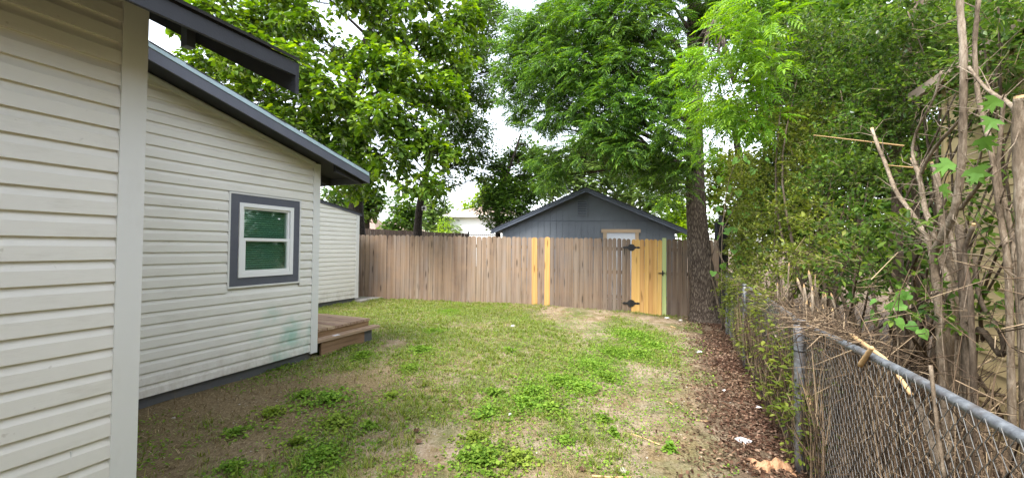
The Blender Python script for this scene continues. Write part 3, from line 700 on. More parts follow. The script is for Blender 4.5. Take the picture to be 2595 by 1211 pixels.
MB().box(GP((gw0 + gw1) / 2, -.245, ZF + .006), GT * ((gpx(1640) - gpx(1310)) / 2), GN * .004, (0, 0, .007)).build('flashing', 'garage_trim', wl)
gro = None
for sg in (0, 1):
    e0 = 0 if sg == 0 else GWd
    rf = MB().prism([GP(e0, .0, GZ0), GP(GWd / 2, 0, GZA), GP(GWd / 2, 0, GZA + .05), GP(e0, 0, GZ0 + .05)], -GN * 5.6).build('roof', 'garage_trim', garage)
    dd = unit(GP(GWd / 2, 0, GZA) - GP(e0, 0, GZ0)); uu = np.cross(dd, GN); uu = uu if uu[2] > 0 else -uu; ln = np.linalg.norm(GP(GWd / 2, 0, GZA) - GP(e0, 0, GZ0))
    for k in range(23): MB().box(GP(e0, -2.75, GZ0) + dd * min(ln - .06, .09 - .02 + k * .15) + uu * (.056 + .004 * (k % 2)), dd * .1, GN * 2.82, uu * .006).build('shingle_course', 'shingle', rf)
    MB().prism([GP(e0, .001, GZ0 - .09), GP(GWd / 2, .001, GZA - .09), GP(GWd / 2, .001, GZA + .045), GP(e0, .001, GZ0 + .045)], GN * .022).build('barge_board', 'garage_trim', garage)
    MB().prism([GP(e0, .024, GZ0 - .01), GP(GWd / 2, .024, GZA - .01), GP(GWd / 2, .024, GZA + .052), GP(e0, .024, GZ0 + .052)], GN * .018).build('barge_strip', 'garage_trim', garage)
vent = put('vent', None, garage, GP(gpx(1475), -.25, 2.7))
v0, v1 = gpx(1462.5), gpx(1487.5); vz0, vz1 = CAMZ + (627 - 543) / FPX * 12.95, CAMZ + (627 - 505) / FPX * 12.95
MB().box(GP((v0 + v1) / 2, -.247, (vz0 + vz1) / 2), GT * (v1 - v0) / 2, GN * .003, (0, 0, (vz1 - vz0) / 2)).build('backing', 'dark', vent)
for a in (v0, v1): MB().box(GP(a, -.235, (vz0 + vz1) / 2), GT * .018, GN * .02, (0, 0, (vz1 - vz0) / 2 + .018)).build('vent_frame', 'garage', vent)
for z in (vz0, vz1): MB().box(GP((v0 + v1) / 2, -.235, z), GT * ((v1 - v0) / 2 - .019), GN * .019, (0, 0, .018)).build('vent_frame', 'garage', vent)
for k in range(8):
    z = vz0 + (k + .75) * (vz1 - vz0) / 8.6
    MB().prism([GP(v0 + .019, -.243, z + .022), GP(v0 + .019, -.22, z - .012), GP(v0 + .019, -.22, z - .006), GP(v0 + .019, -.243, z + .028)], GT * (v1 - v0 - .038)).build('louvre', 'garage', vent)
door = MB().box(GP((dL + dR) / 2, -.262, (dZ - .1) / 2), GT * (dR - dL) / 2, GN * .012, (0, 0, (dZ + .1) / 2)).build('door', 'doorwhite', garage)
for a in (dL - .05, dR + .05): MB().box(GP(a, -.24, (dZ - .1) / 2), GT * .055, GN * .013, (0, 0, (dZ + .1) / 2)).build('door_trim', 'tan', door)
MB().box(GP((dL + dR) / 2, -.238, dZ + .055), GT * ((dR - dL) / 2 + .16), GN * .018, (0, 0, .055)).build('door_trim', 'tan', door)

# ================================================================== neighbour's yellow house
yh = thing('neighbour_house', 'pale yellow lap sided house wall behind the shrubs', 'house', W(-4, 8.5, -.15))
YB, YA1 = 7.35, 1.75
yw = MB().wbox(-8.5, YA1, YB + .012, YB + .15, -.2, 3.4).build('wall', 'yellow', yh)
MB().wbox(YA1 - .15, YA1, YB + .151, YB + 5, -.2, 3.4).build('wall', 'yellow', yh)
k = 0
while .02 + k * .155 < 3.3:
    z0 = .02 + k * .155
    MB().hexa([W(-8.4, YB - .012, z0), W(YA1, YB - .012, z0), W(YA1, YB + .011, z0), W(-8.4, YB + .011, z0), W(-8.4, YB + .004, z0 + .152), W(YA1, YB + .004, z0 + .152), W(YA1, YB + .011, z0 + .152), W(-8.4, YB + .011, z0 + .152)]).build('siding_board', 'yellow', yw); k += 1
MB().wbox(YA1 - .05, YA1 + .03, YB - .03, YB - .013, -.1, 3.4).build('corner_board', 'yellow', yh)
MB().prism([W(-8.5, YB - .2, 3.35), W(-8.5, YB - .2, 3.45), W(-8.5, YB + 2.6, 4.5), W(-8.5, YB + 5.5, 3.45), W(-8.5, YB + 5.5, 3.35), W(-8.5, YB + 2.6, 4.4)], U * (YA1 + 8.8)).build('roof', 'roof_tan', yh)

# ================================================================== trees
def rand_dirs(n): return unit(RNG.normal(size=(n, 3)))
def sprays(clumps, dens, ytop=None):
    """spray centres and outward directions through the clumps; dens = sprays per m2 of clump section"""
    C, D, I = [], [], []
    for i, (c, r) in enumerate(clumps):
        n = max(4, int(dens * math.pi * r * r)); d = rand_dirs(n); q = RNG.uniform(.15, 1, n) ** .55
        lump = 1 + .25 * np.sin(d[:, 0] * 5 + i) * np.cos(d[:, 2] * 4 + i * 2)
        C.append(c + d * (q * lump * r)[:, None] * np.array((1, 1, .85))); D.append(d); I.append(np.full(n, i))
    return np.vstack(C), np.vstack(D), np.concatenate(I)
def px_clumps(lst, k=.93): return [(PY(px, py, Y), k * rp / FPX * Y) for px, py, rp, Y in lst]
def whorl(C, D, k, elev, spread=.06):
    """k leaves around every spray centre -> centres, axes, ups"""
    n = len(C); az = RNG.uniform(0, 2 * math.pi, (n, k)); el = RNG.uniform(elev[0], elev[1], (n, k))
    ax = np.stack([np.cos(az) * np.cos(el), np.sin(az) * np.cos(el), np.sin(el)], -1) + .35 * D[:, None]
    ax = unit(ax).reshape(-1, 3); cen = np.repeat(C, k, 0) + ax * spread + RNG.normal(0, spread * .6, (n * k, 3))
    up = np.array((0, 0, 1.)) + RNG.normal(0, .35, (n * k, 3)); return cen, ax, up
def limb(mb, p0, p1, r0, r1, sag=.12, n=9, k=7):
    p0, p1 = np.asarray(p0), np.asarray(p1); L = np.linalg.norm(p1 - p0); mid = (p0 + p1) / 2 + RNG.normal(0, .06, 3) * L + np.array((0, 0, sag * L)); q1 = (p0 + mid) / 2 + RNG.normal(0, .03, 3) * L
    pts = spline([p0, q1, mid, p1], n); mb.tube(pts, np.linspace(r0, r1, n), k, wob=.06); return pts
def tree(name, label, cat, trunk, clumps, leaf, mat, bark, dens, group=None, nparts=0, kleaf=7, elev=(-.9, .2), tpl=None, ln=(.1, .02), wd=.5, spread=.06, limbr=.06, limb_from=(.45, 1), twigs=True, trunk_sides=14, wob=.05, pick=None):
    """trunk: rows x,y,z,r.  One trunk part, limb parts, the nearest leaves as parts, the other leaves as the crown"""
    tr = np.asarray(trunk, float); root = thing(name, label, cat, tr[0, :3], group)
    n = max(20, int((tr[-1, 2] - tr[0, 2]) * 9)); sp = spline(tr, n)
    MB().tube(sp[:, :3], sp[:, 3], trunk_sides, wob=wob).build('trunk', bark, root, True)
    C, D, I = sprays(clumps, dens)
    tv = []
    for i, (c, r) in enumerate(clumps):
        cand = sp[int(n * limb_from[0]):int(n * limb_from[1])]
        j = np.argmin(np.abs(cand[:, 2] - (c[2] - .45 * np.linalg.norm(cand[:, :2] - c[:2], axis=1)))); b = cand[j]
        d = np.linalg.norm(c - b[:3])
        mb = MB(); pts = limb(mb, b[:3], c, min(b[3] * .6, limbr * (.5 + .2 * d)), .012, .08, 10, 6); mb.build('limb', bark, root, True)
        if twigs:
            m = C[I == i]; m = m[RNG.permutation(len(m))[:60]]
            if len(m):
                st_ = pts[RNG.integers(4, 10, len(m))]; mid = (st_ + m) / 2 + RNG.normal(0, .05, m.shape)
                tv += [segs(st_, mid, .009, .006), segs(mid, m, .006, .003)]
    if tv: v, t = merge(*tv); tag(trimesh('twigs', v, t, bark, root), kind='stuff')
    cen, ax, up = whorl(C, D, kleaf, elev, spread); m = len(cen)
    L = np.clip(RNG.normal(ln[0], ln[1], m), ln[0] * .45, ln[0] * 1.6); Wd = L * wd * RNG.uniform(.85, 1.15, m)
    if nparts:
        dist = np.linalg.norm(cen - (0, 0, CAMZ), axis=1)
        if pick is not None: dist = dist + np.where(pick(cen), 0, 100)
        order = np.argsort(dist / L); pk = order[:nparts]; rest = order[nparts:]
        base = bpy.data.meshes.new('leaf'); base.from_pydata(tpl[0].tolist(), [], tpl[1].tolist()); base.materials.append(M[mat])
        a_ = unit(ax[pk]); x_, n_ = frames(a_, up[pk])
        for q, i in enumerate(pk):
            o = put(leaf, base, root, cen[i]); rm = Matrix((x_[q], a_[q], n_[q])).transposed(); o.rotation_euler = rm.to_euler(); o.scale = (Wd[i] if tpl is not L_COMP else L[i], L[i], L[i])
    else: rest = np.arange(m)
    v, t = leafmesh(tpl, cen[rest], ax[rest], up[rest], L[rest], Wd[rest] if tpl is not L_COMP else L[rest])
    tag(trimesh('crown', v, t, mat, root), kind='stuff')
    return root, cen
def rows(lst): return [tuple(PY(px, py, Y)) + (r,) for px, py, Y, r in lst]

# catalpa behind the fence
tr = rows([(915, 640, 14, .26), (900, 480, 14, .23), (890, 330, 13.9, .2), (888, 250, 13.8, .17), (915, 140, 13.7, .14), (950, 40, 13.7, .1), (975, -120, 13.7, .05)])
tr[0] = (tr[0][0], tr[0][1], -.05, .3)
cl = px_clumps([(500, 60, 62, 12), (430, 150, 30, 13), (560, 55, 95, 12), (620, 150, 90, 11.5), (700, 60, 85, 12.5), (765, 175, 85, 11), (650, 265, 85, 12), (745, 310, 85, 12), (780, 60, 60, 12), (840, 240, 75, 10.8), (880, 370, 75, 11.8), (960, 165, 75, 11.2), (960, 300, 85, 10.8), (1000, 60, 80, 12.5), (1035, 195, 80, 11.3), (1060, 330, 75, 11.3), (1110, 100, 70, 13), (1125, 235, 70, 12.3), (1000, 410, 62, 10.8), (1055, 465, 48, 10.6), (1110, 390, 50, 11.3), (905, 455, 55, 12.8), (850, 420, 55, 13), (1180, 50, 60, 14), (900, -40, 95, 12), (1060, -40, 90, 13), (700, -60, 110, 12.5), (1160, 170, 55, 13), (940, 400, 50, 11.6), (520, 160, 60, 13), (820, 330, 60, 11.8), (1110, 470, 30, 11.2), (545, 260, 70, 13.5), (870, 140, 45, 12.5)])
vis = lambda c: (c[:, 2] < 6.5)
cat_root, ccen = tree('catalpa_tree', 'tall catalpa with big heart shaped leaves and hanging pods behind the house', 'tree', tr, cl, 'leaf', 'catalpa', 'dark_bark', 42, nparts=300, kleaf=9, elev=(-1.0, .1), tpl=L_HEART, ln=(.155, .04), wd=.8, spread=.11, limbr=.05, pick=vis)
C, D, I = sprays(cl, 3.2); C = C - D * .1
n = len(C); pods = []
for j in range(4):
    o = RNG.normal(0, .07, (n, 3)); l = RNG.uniform(.18, .38, n); b = C + o; m_ = b + np.stack([RNG.normal(0, .03, n), RNG.normal(0, .03, n), -l * .5], 1); e = m_ + np.stack([RNG.normal(0, .03, n), RNG.normal(0, .03, n), -l * .5], 1)
    pods += [segs(b, m_, .005, .0055), segs(m_, e, .0055, .003)]
v, t = merge(*pods); tag(trimesh('seed_pods', v, t, 'pod', cat_root), kind='stuff')

# slimmer small leaved tree with the box on its trunk
tr = rows([(1057, 640, 15.5, .17), (1060, 560, 15.5, .15), (1072, 480, 15.5, .125), (1092, 400, 15.6, .11), (1130, 300, 15.8, .09), (1180, 180, 16, .07), (1210, 60, 16.2, .045), (1220, -60, 16.3, .03)])
tr[0] = (tr[0][0], tr[0][1], -.05, .24)
cl = px_clumps([(1190, 140, 62, 16), (1225, 240, 52, 16), (1205, 335, 58, 16), (1155, 300, 55, 15.6), (1240, 110, 42, 16.8), (1240, 20, 50, 17), (1180, 410, 42, 15.2), (1135, 460, 30, 15), (1120, 510, 20, 15), (1258, 180, 30, 16.5), (1160, 210, 55, 15.6), (1230, 400, 35, 16), (1140, 370, 45, 15.4), (1215, 450, 20, 16), (1120, 540, 12, 15.2), (1200, 30, 55, 16)])
t2, _ = tree('slim_tree', 'slim dark tree with small leaves and a little box on its trunk, behind the fence', 'tree', tr, cl, 'leaf', 'smallleaf', 'dark_bark', 85, kleaf=12, elev=(-.8, .4), tpl=L_DIAM, ln=(.125, .03), wd=.55, spread=.11, limbr=.04, limb_from=(.2, 1))
q = PY(1075, 528, 15.3)
bxo = thing('trunk_box', 'tiny white framed black box mounted on the slim tree trunk', 'box', q - (0, 0, .08))
MB().box(q, (.075, 0, 0), (0, .07, 0), (0, 0, .075)).build('case', 'sticker', bxo); MB().box(q - (0, .074, 0), (.05, 0, 0), (0, .004, 0), (0, 0, .05)).build('lens', 'black', bxo)

# pecan
tr = rows([(1787, 800, 9.7, .34), (1783, 740, 9.7, .29), (1772, 640, 9.7, .255), (1765, 540, 9.7, .225), (1761, 440, 9.7, .205), (1760, 330, 9.7, .19), (1759, 200, 9.7, .178), (1760, 60, 9.7, .165), (1757, -80, 9.7, .15), (1750, -240, 9.7, .1), (1745, -400, 9.7, .05)])
g0 = float(ground(tr[0][0], tr[0][1])); tr[0] = (tr[0][0], tr[0][1], g0 - .06, .43); tr.insert(1, (tr[0][0] - .01, tr[0][1], g0 + .16, .35)); tr[2] = tr[2][:3] + (.305,)
cl = px_clumps([(1335, 110, 62, 11), (1300, 190, 42, 11), (1385, 70, 72, 10.5), (1400, 170, 78, 10), (1350, 235, 48, 11), (1470, 60, 82, 9.6), (1485, 160, 82, 9.5), (1450, 255, 75, 10), (1560, 60, 82, 9), (1580, 170, 82, 9), (1545, 275, 78, 9), (1510, 350, 60, 9.5), (1425, 400, 48, 10.5), (1600, 365, 66, 9), (1645, 60, 75, 9), (1660, 260, 68, 8.6), (1660, 430, 50, 9), (1395, 450, 40, 11), (1700, 345, 48, 8.3), (1590, 420, 36, 9.6), (1650, 455, 34, 9.6), (1700, 160, 66, 8.7), (1800, 40, 70, 9.5), (1870, 30, 66, 9), (1420, 20, 50, 11), (1560, -60, 90, 9), (1700, -70, 90, 9), (1700, 480, 35, 8.8), (1720, 410, 34, 8.4), (1290, 120, 28, 11.5), (1375, 395, 35, 11.2), (1312, 285, 26, 11.5), (1290, 245, 22, 11.8), (1340, 320, 20, 11.2), (1300, 60, 30, 12), (1395, 300, 40, 10.6), (1350, 170, 50, 11)])
pec, _ = tree('pecan_tree', 'mature pecan tree with rough bark leaning on the fence corner', 'tree', tr, cl, 'compound_leaf', 'pecan', 'pecan_bark', 52, nparts=300, kleaf=6, elev=(-.7, .3), tpl=L_COMP, ln=(.30, .06), wd=1, spread=.07, limbr=.05, limb_from=(.46, .95), trunk_sides=22, wob=.05, pick=lambda c: c[:, 2] < 5.5)
# the low bright bough that hangs towards the camera
cl = px_clumps([(1765, 185, 50, 6.8), (1800, 255, 58, 6.3), (1850, 330, 55, 6.2), (1800, 130, 45, 6.8), (1900, 205, 60, 5.7), (1905, 85, 60, 5.4), (1950, 150, 50, 5.2), (1870, 270, 55, 5.9), (1785, 335, 38, 6.8), (1850, 150, 50, 6), (1930, 20, 60, 5.2), (1745, 270, 40, 7.2), (1920, 300, 45, 5.8), (1850, 20, 45, 6.2), (1765, 395, 30, 7.2)])
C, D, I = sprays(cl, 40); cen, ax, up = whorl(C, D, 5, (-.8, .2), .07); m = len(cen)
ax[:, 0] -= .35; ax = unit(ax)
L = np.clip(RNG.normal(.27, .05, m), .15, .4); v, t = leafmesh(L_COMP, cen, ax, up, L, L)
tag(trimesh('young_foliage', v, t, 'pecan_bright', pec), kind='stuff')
b0 = np.array(PY(1760, 120, 9.75)); hub = PY(1860, 210, 5.9)
mb = MB(); pts = limb(mb, b0, hub, .09, .03, .1, 14, 8); mb.build('limb', 'pecan_bark', pec, True)
for c, r in cl:
    mb = MB(); limb(mb, pts[RNG.integers(6, 14)], c, .022, .006, .05, 7, 5); mb.build('limb', 'pecan_bark', pec, True)
for a, b, r0, r1 in (((1762, 40, 9.7), (1860, -10, 9.2), .11, .07), ((1758, 200, 9.7), (1660, 80, 9.2), .10, .05), ((1758, 340, 9.7), (1660, 270, 9.0), .06, .03), ((1758, 260, 9.7), (1500, 330, 9.4), .08, .03)):
    mb = MB(); limb(mb, PY(*a), PY(*b), r0, r1, .05, 10, 9); mb.build('limb', 'pecan_bark', pec, True)

# trees beyond
def simple(name, label, tk, cl, mat, dens, ln, tpl=L_DIAM, k=9, bark='dark_bark', group=None, wd=.55, spread=.15, limbr=.05, lf=(.35, 1)):
    tr = rows(tk); tr[0] = tr[0][:2] + (-.05, tr[0][3]); return tree(name, label, 'tree', tr, px_clumps(cl), 'leaf', mat, bark, dens, group=group, kleaf=k, elev=(-.7, .5), tpl=tpl, ln=(ln, ln * .22), wd=wd, spread=spread, limbr=limbr, limb_from=lf)
simple('bushy_tree', 'dark vine covered tree between the white building and the garage', [(1268, 640, 16, .12), (1262, 540, 16, .1), (1280, 460, 16, .08), (1300, 400, 16, .05), (1320, 340, 16, .03)],
       [(1255, 500, 38, 15.5), (1285, 540, 36, 15.2), (1300, 480, 40, 16), (1250, 560, 22, 15), (1340, 440, 36, 16), (1320, 520, 32, 15.5), (1275, 430, 26, 16.5), (1350, 490, 30, 15.5), (1225, 530, 16, 15.2), (1310, 390, 20, 16.5), (1240, 455, 18, 16), (1350, 400, 26, 17), (1290, 395, 20, 16.5), (1260, 420, 20, 16), (1330, 365, 18, 17), (1245, 500, 26, 15.8), (1275, 470, 30, 16)], 'smallleaf', 150, .13, k=11)
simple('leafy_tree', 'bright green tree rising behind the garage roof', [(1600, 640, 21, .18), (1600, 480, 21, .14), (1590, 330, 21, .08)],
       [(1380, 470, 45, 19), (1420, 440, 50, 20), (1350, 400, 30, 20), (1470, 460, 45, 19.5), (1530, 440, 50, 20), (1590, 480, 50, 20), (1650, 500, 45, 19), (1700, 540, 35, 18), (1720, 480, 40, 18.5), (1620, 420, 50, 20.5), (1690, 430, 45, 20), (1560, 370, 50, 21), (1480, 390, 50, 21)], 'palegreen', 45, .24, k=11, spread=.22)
simple('lime_tree', 'lime green young tree beyond the pecan trunk', [(1735, 660, 15, .08), (1732, 560, 15, .06), (1728, 500, 15, .03)],
       [(1720, 560, 28, 15), (1745, 530, 26, 15), (1700, 520, 24, 15), (1730, 590, 25, 14.5), (1805, 500, 30, 14), (1810, 560, 26, 13.5), (1840, 440, 36, 14)], 'limegreen', 110, .16, k=10)
simple('round_bush', 'grey green bush in front of the slim trunk, beyond the fence', [(1005, 640, 20, .08), (1010, 570, 20, .06), (1015, 530, 20, .03)],
       [(1000, 570, 26, 19), (1020, 535, 26, 20), (1040, 565, 28, 20), (985, 590, 16, 18.7), (1045, 530, 20, 20), (1005, 520, 14, 20)], 'smallleaf', 80, .2, k=10)
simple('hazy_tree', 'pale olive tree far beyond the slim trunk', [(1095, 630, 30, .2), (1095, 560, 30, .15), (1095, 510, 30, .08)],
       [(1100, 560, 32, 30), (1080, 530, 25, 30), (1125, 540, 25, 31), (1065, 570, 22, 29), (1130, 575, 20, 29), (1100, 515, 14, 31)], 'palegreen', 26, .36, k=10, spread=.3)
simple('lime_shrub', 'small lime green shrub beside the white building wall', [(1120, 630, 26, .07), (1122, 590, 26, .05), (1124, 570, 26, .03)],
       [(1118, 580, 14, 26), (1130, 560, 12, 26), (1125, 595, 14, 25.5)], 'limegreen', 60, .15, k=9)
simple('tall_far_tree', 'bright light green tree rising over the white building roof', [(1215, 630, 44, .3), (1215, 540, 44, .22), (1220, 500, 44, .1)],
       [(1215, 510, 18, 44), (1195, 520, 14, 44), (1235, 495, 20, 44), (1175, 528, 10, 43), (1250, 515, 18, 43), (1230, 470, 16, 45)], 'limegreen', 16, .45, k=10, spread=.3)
simple('dark_far_tree', 'dark evergreen tree beside the low addition roof', [(930, 630, 24, .2), (930, 540, 24, .15), (930, 450, 24, .08)],
       [(930, 530, 30, 24), (945, 500, 28, 24), (910, 500, 34, 24), (890, 540, 26, 23), (960, 520, 16, 24), (850, 500, 30, 23), (920, 450, 34, 24)], 'smallleaf', 45, .3, k=10, spread=.2)
# background woodland to the right, behind the thicket
simple('broad_tree', 'broad shadowed tree standing behind the thicket', [(2100, 660, 9.5, .2), (2095, 450, 9.5, .16), (2090, 250, 9.5, .12), (2080, 50, 9.5, .06)],
       [(1985, 560, 90, 10), (2000, 420, 80, 10.5), (2080, 300, 110, 9.5), (1990, 200, 90, 10.5), (2020, 60, 110, 10), (2150, 470, 110, 8.5), (2200, 250, 130, 8.5), (2160, 90, 130, 8.5), (2080, 600, 90, 9), (2290, 380, 110, 8), (2330, 150, 130, 7.5), (2250, 600, 90, 7.5), (2350, 520, 70, 7.5), (1930, 480, 50, 11), (1920, 60, 70, 11), (2420, 60, 110, 7)], 'smallleaf', 75, .19, k=12, spread=.18)

simple('hackberry_tree', 'loose leaved tree beyond the fence corner right of the pecan trunk', [(1890, 660, 12.5, .16), (1885, 500, 12.5, .13), (1870, 380, 12.5, .1), (1850, 250, 12.5, .06)],
       [(1865, 520, 50, 12), (1835, 420, 45, 12.5), (1905, 430, 42, 11.5), (1850, 600, 40, 12.6), (1900, 560, 42, 10.8), (1930, 520, 50, 11), (1900, 300, 50, 12.5), (1830, 290, 40, 13), (1960, 300, 50, 12), (1800, 470, 26, 12.5), (1890, 640, 36, 10.5)], 'olive', 90, .15, k=11, spread=.15)
simple('inner_tree', 'small shadowed tree between the thicket and the yellow house', [(2330, 660, 7.4, .12), (2330, 520, 7.4, .1), (2335, 380, 7.4, .06)],
       [(2330, 500, 60, 7.2), (2370, 380, 60, 7.2), (2300, 620, 50, 6.8), (2230, 690, 45, 6.2), (2130, 700, 45, 7), (2390, 600, 36, 6.2), (2060, 690, 45, 8)], 'smallleaf', 80, .17, k=11)
# unseen trees added behind the camera to shade the top of the near wall
for nm, lb, cs_, r_ in (('added_hedge_tree', 'unseen added hedge tree blocking sky light, between the chain link and the yellow house', [(-5.0, 7.0, 1.2), (-5.6, 6.6, 2.4), (-4.6, 7.2, 3.4), (-6.4, 7.2, 3.3), (-7.2, 6.8, 1.8), (-6.0, 7.0, 4.6), (-8.0, 7.2, 3.6), (-4.2, 7.4, 2.2)], 1.0),
                        ('added_blocker_tree', 'unseen added broad tree blocking sky light, between the two houses', [(-10, 6.5, 2.0), (-11, 5.0, 3.6), (-10, 3.4, 4.2), (-11.5, 2.0, 3.0), (-12, 4.0, 5.2), (-9.5, 7.5, 4.5), (-12, 6.2, 1.6), (-12.5, 2.5, 1.6)], 1.4)):
    cc = [(W(a, b, z), r_) for a, b, z in cs_]; f = W(np.mean([q[0] for q in cs_]), np.mean([q[1] for q in cs_]) + .4, -.15)
    tree(nm, lb, 'tree', [tuple(f) + (.18,), tuple(f + (0, 0, 1.5)) + (.15,), tuple(f + (.1, .1, 3.2)) + (.09,)], cc, 'leaf', 'smallleaf', 'dark_bark', 40, kleaf=10, elev=(-.7, .4), tpl=L_DIAM, ln=(.2, .04), wd=.55, spread=.15)

# ================================================================== thicket beyond the chain link fence
CB = 5.609
SH = [('far_shrub', 'leafy overgrown shrub crowding the chain link beside the pecan trunk', [(1880, 640, 32, 8.8), (1882, 560, 36, 9.2), (1885, 480, 48, 8.5), (1890, 610, 45, 7.7), (1930, 530, 50, 7.2), (1870, 690, 32, 8.0), (1835, 720, 24, 8.9), (1905, 670, 36, 7), (1880, 420, 40, 8.8), (1850, 770, 26, 8.0), (1835, 790, 16, 8.6), (1875, 740, 30, 7.2), (1900, 720, 24, 6.6), (1862, 720, 30, 7.8), (1845, 690, 18, 9.2)], (1880, 8.4), 'olive'),
      ('twiggy_shrub', 'twiggy olive green shrub behind the sagging fence rail', [(1960, 600, 55, 6), (2010, 530, 60, 5.5), (1970, 430, 60, 6.5), (2040, 430, 65, 5.6), (2000, 655, 45, 5.2), (2060, 640, 45, 4.4), (2080, 565, 55, 4.6), (1985, 330, 70, 6.5), (1945, 670, 40, 6), (1925, 730, 30, 6), (1970, 700, 34, 5.2), (2030, 690, 34, 4.6), (2080, 680, 30, 4.2), (2060, 330, 70, 5.8), (2110, 640, 40, 3.9)], (2010, 5.6), 'olive'),
      ('privet_shrub', 'tall dark privet shrub with small glossy leaves between the olive shrub and cut stems', [(2130, 230, 85, 5.5), (2140, 340, 75, 5), (2120, 450, 70, 4.8), (2150, 560, 60, 4), (2200, 460, 65, 4.5), (2220, 340, 75, 5), (2080, 110, 90, 6), (2200, 120, 90, 5.5), (2180, 650, 55, 3.4), (2230, 580, 45, 3.6), (2020, 200, 80, 6), (2000, 90, 70, 6.4), (2200, 740, 36, 3.1), (2130, 700, 36, 3.5)], (2180, 4.9), 'privet'),
      ('corner_shrub', 'high privet canopy spreading over the cut grey stems', [(2300, 100, 95, 5), (2330, 230, 85, 4.6), (2320, 340, 55, 5), (2400, 120, 95, 4.5), (2450, 230, 60, 4.5), (2500, 80, 95, 4), (2575, 150, 80, 3.8), (2300, 450, 42, 4.5), (2250, 700, 40, 2.9), (2320, 640, 34, 3.2), (2560, 290, 40, 3.9), (2480, 300, 42, 3.7), (2420, 330, 34, 3.9), (2530, 200, 55, 3.4), (2590, 250, 40, 3.2), (2460, 160, 55, 3.5), (2400, 230, 45, 3.8), (2590, 60, 70, 3.2), (2540, 110, 60, 2.9), (2585, 170, 45, 2.7), (2480, 40, 60, 3.1), (2530, 20, 60, 2.8), (2575, 330, 24, 2.8), (2500, 250, 34, 3.2), (2520, 480, 18, 2.8), (2470, 420, 18, 2.9), (2570, 620, 16, 2.5), (2540, 760, 18, 2.4), (2350, 560, 20, 2.7), (2450, 480, 16, 2.6), (2400, 500, 18, 2.6), (2500, 590, 14, 2.5), (2585, 500, 16, 2.4), (2440, 720, 18, 2.5), (2380, 740, 18, 2.4), (2540, 400, 18, 2.6), (2350, 680, 22, 2.5), (2290, 560, 30, 3.0), (2440, 850, 14, 2.3), (2580, 850, 14, 2.2), (2270, 800, 30, 2.5), (2480, 560, 18, 3.0), (2500, 690, 18, 2.8), (2420, 660, 26, 2.9), (2300, 30, 90, 4.6), (2240, 230, 75, 5), (2330, 760, 22, 2.6)], (2360, 4.6), 'privet')]
for nm, lb, cls, (bpx, bY), mt in SH:
    cl = px_clumps(cls); b = PY(bpx, 700, bY); g = float(ground(b[0], b[1])); root = thing(nm, lb, 'shrub', (b[0], b[1], g))
    tw = []
    for i, (c, r) in enumerate(cl):
        f = np.array((b[0] + RNG.normal(0, .25), b[1] + RNG.normal(0, .3), g - .03))
        if i % 2 == 0 or c[2] > 3: mb = MB(); pts = limb(mb, f, c, .022 + .006 * RNG.random(), .006, .06, 12, 6); mb.build('stem', 'stem_dark', root, True)
    C, D, I = sprays(cl, 380)
    n = len(C); td = unit(D * .8 + RNG.normal(0, .6, (n, 3)) + (0, 0, .25)); tl = RNG.uniform(.10, .22, n)
    tw.append(segs(C, C + td * tl[:, None], .0018, .001))
    kk = 8; s_ = np.tile(np.linspace(.1, 1, kk), n); cen = np.repeat(C, kk, 0) + np.repeat(td * tl[:, None], kk, 0) * s_[:, None]
    side = rand_dirs(n * kk); ax = unit(np.repeat(td, kk, 0) * .6 + side); up = np.array((0, 0, 1.)) + RNG.normal(0, .4, (n * kk, 3))
    L = np.clip(RNG.normal(.056, .014, n * kk), .025, .09); v, t = leafmesh(L_OVAL if nm in ('corner_shrub',) else L_DIAM, cen, ax, up, L, L * .48)
    tag(trimesh('crown', v, t, mt, root), kind='stuff')
    v, t = merge(*tw); tag(trimesh('twigs', v, t, 'twig', root), kind='stuff')

# the pruned multi-stem shrub with pale cut ends
cs = PB(2400, 1000, 6.15); cg = float(ground(cs[0], cs[1]))
cut = thing('pruned_shrub', 'pruned multi stemmed shrub with bare grey brown stems and pale cut ends', 'shrub', (cs[0], cs[1], cg))
def stem(root, pts, b, r, db=0.0, mat='stem_bark', foot=True, cutend=False):
    q = [PB(px, py, b + db * i) for i, (px, py) in enumerate(pts)]
    if foot:
        f = q[0] + RNG.normal(0, .03, 3); f[2] = float(ground(f[0], f[1])) - .03; q = [f] + q
    q = np.array(q); sp = spline(q, max(12, len(q) * 5)); rr = np.linspace(r * .95, r * .62, len(sp)) * (1 + .08 * np.sin(np.arange(len(sp)) * 1.7))
    o = MB().tube(sp, rr, 10, wob=.07).build('stem', mat, root, True)
    k = max(3, len(sp) // 3); ii = RNG.integers(len(sp) // 3, len(sp) - 1, k); p0 = sp[ii]; d0 = unit(RNG.normal(size=(k, 3)) + (0, 0, .5)); p1 = p0 + d0 * RNG.uniform(.06, .2, k)[:, None]; p2 = p1 + unit(d0 + RNG.normal(0, .5, (k, 3))) * RNG.uniform(.05, .18, k)[:, None]
    v_, t_ = merge(segs(p0, p1, .0035, .0022, 5), segs(p1, p2, .0022, .001, 5)); tag(trimesh('side_twigs', v_, t_, mat, root), kind='stuff')
    if cutend:
        d = unit(sp[-1] - sp[-2]); MB().tube([sp[-1] - d * .002, sp[-1] + d * .012], [rr[-1] * .98, rr[-1] * .9], 8, wob=.15).build('cut_end', 'cut', o)
    return o
stem(cut, [(2385, 880), (2380, 795), (2370, 708), (2366, 645), (2389, 598), (2416, 543), (2430, 470), (2439, 364), (2441, 250), (2441, 126), (2434, 35), (2430, -60)], 6.15, .024)
stem(cut, [(2400, 860), (2378, 760), (2360, 640), (2343, 593), (2306, 534), (2270, 483), (2242, 410), (2226, 374), (2210, 328)], 6.25, .019, cutend=True)
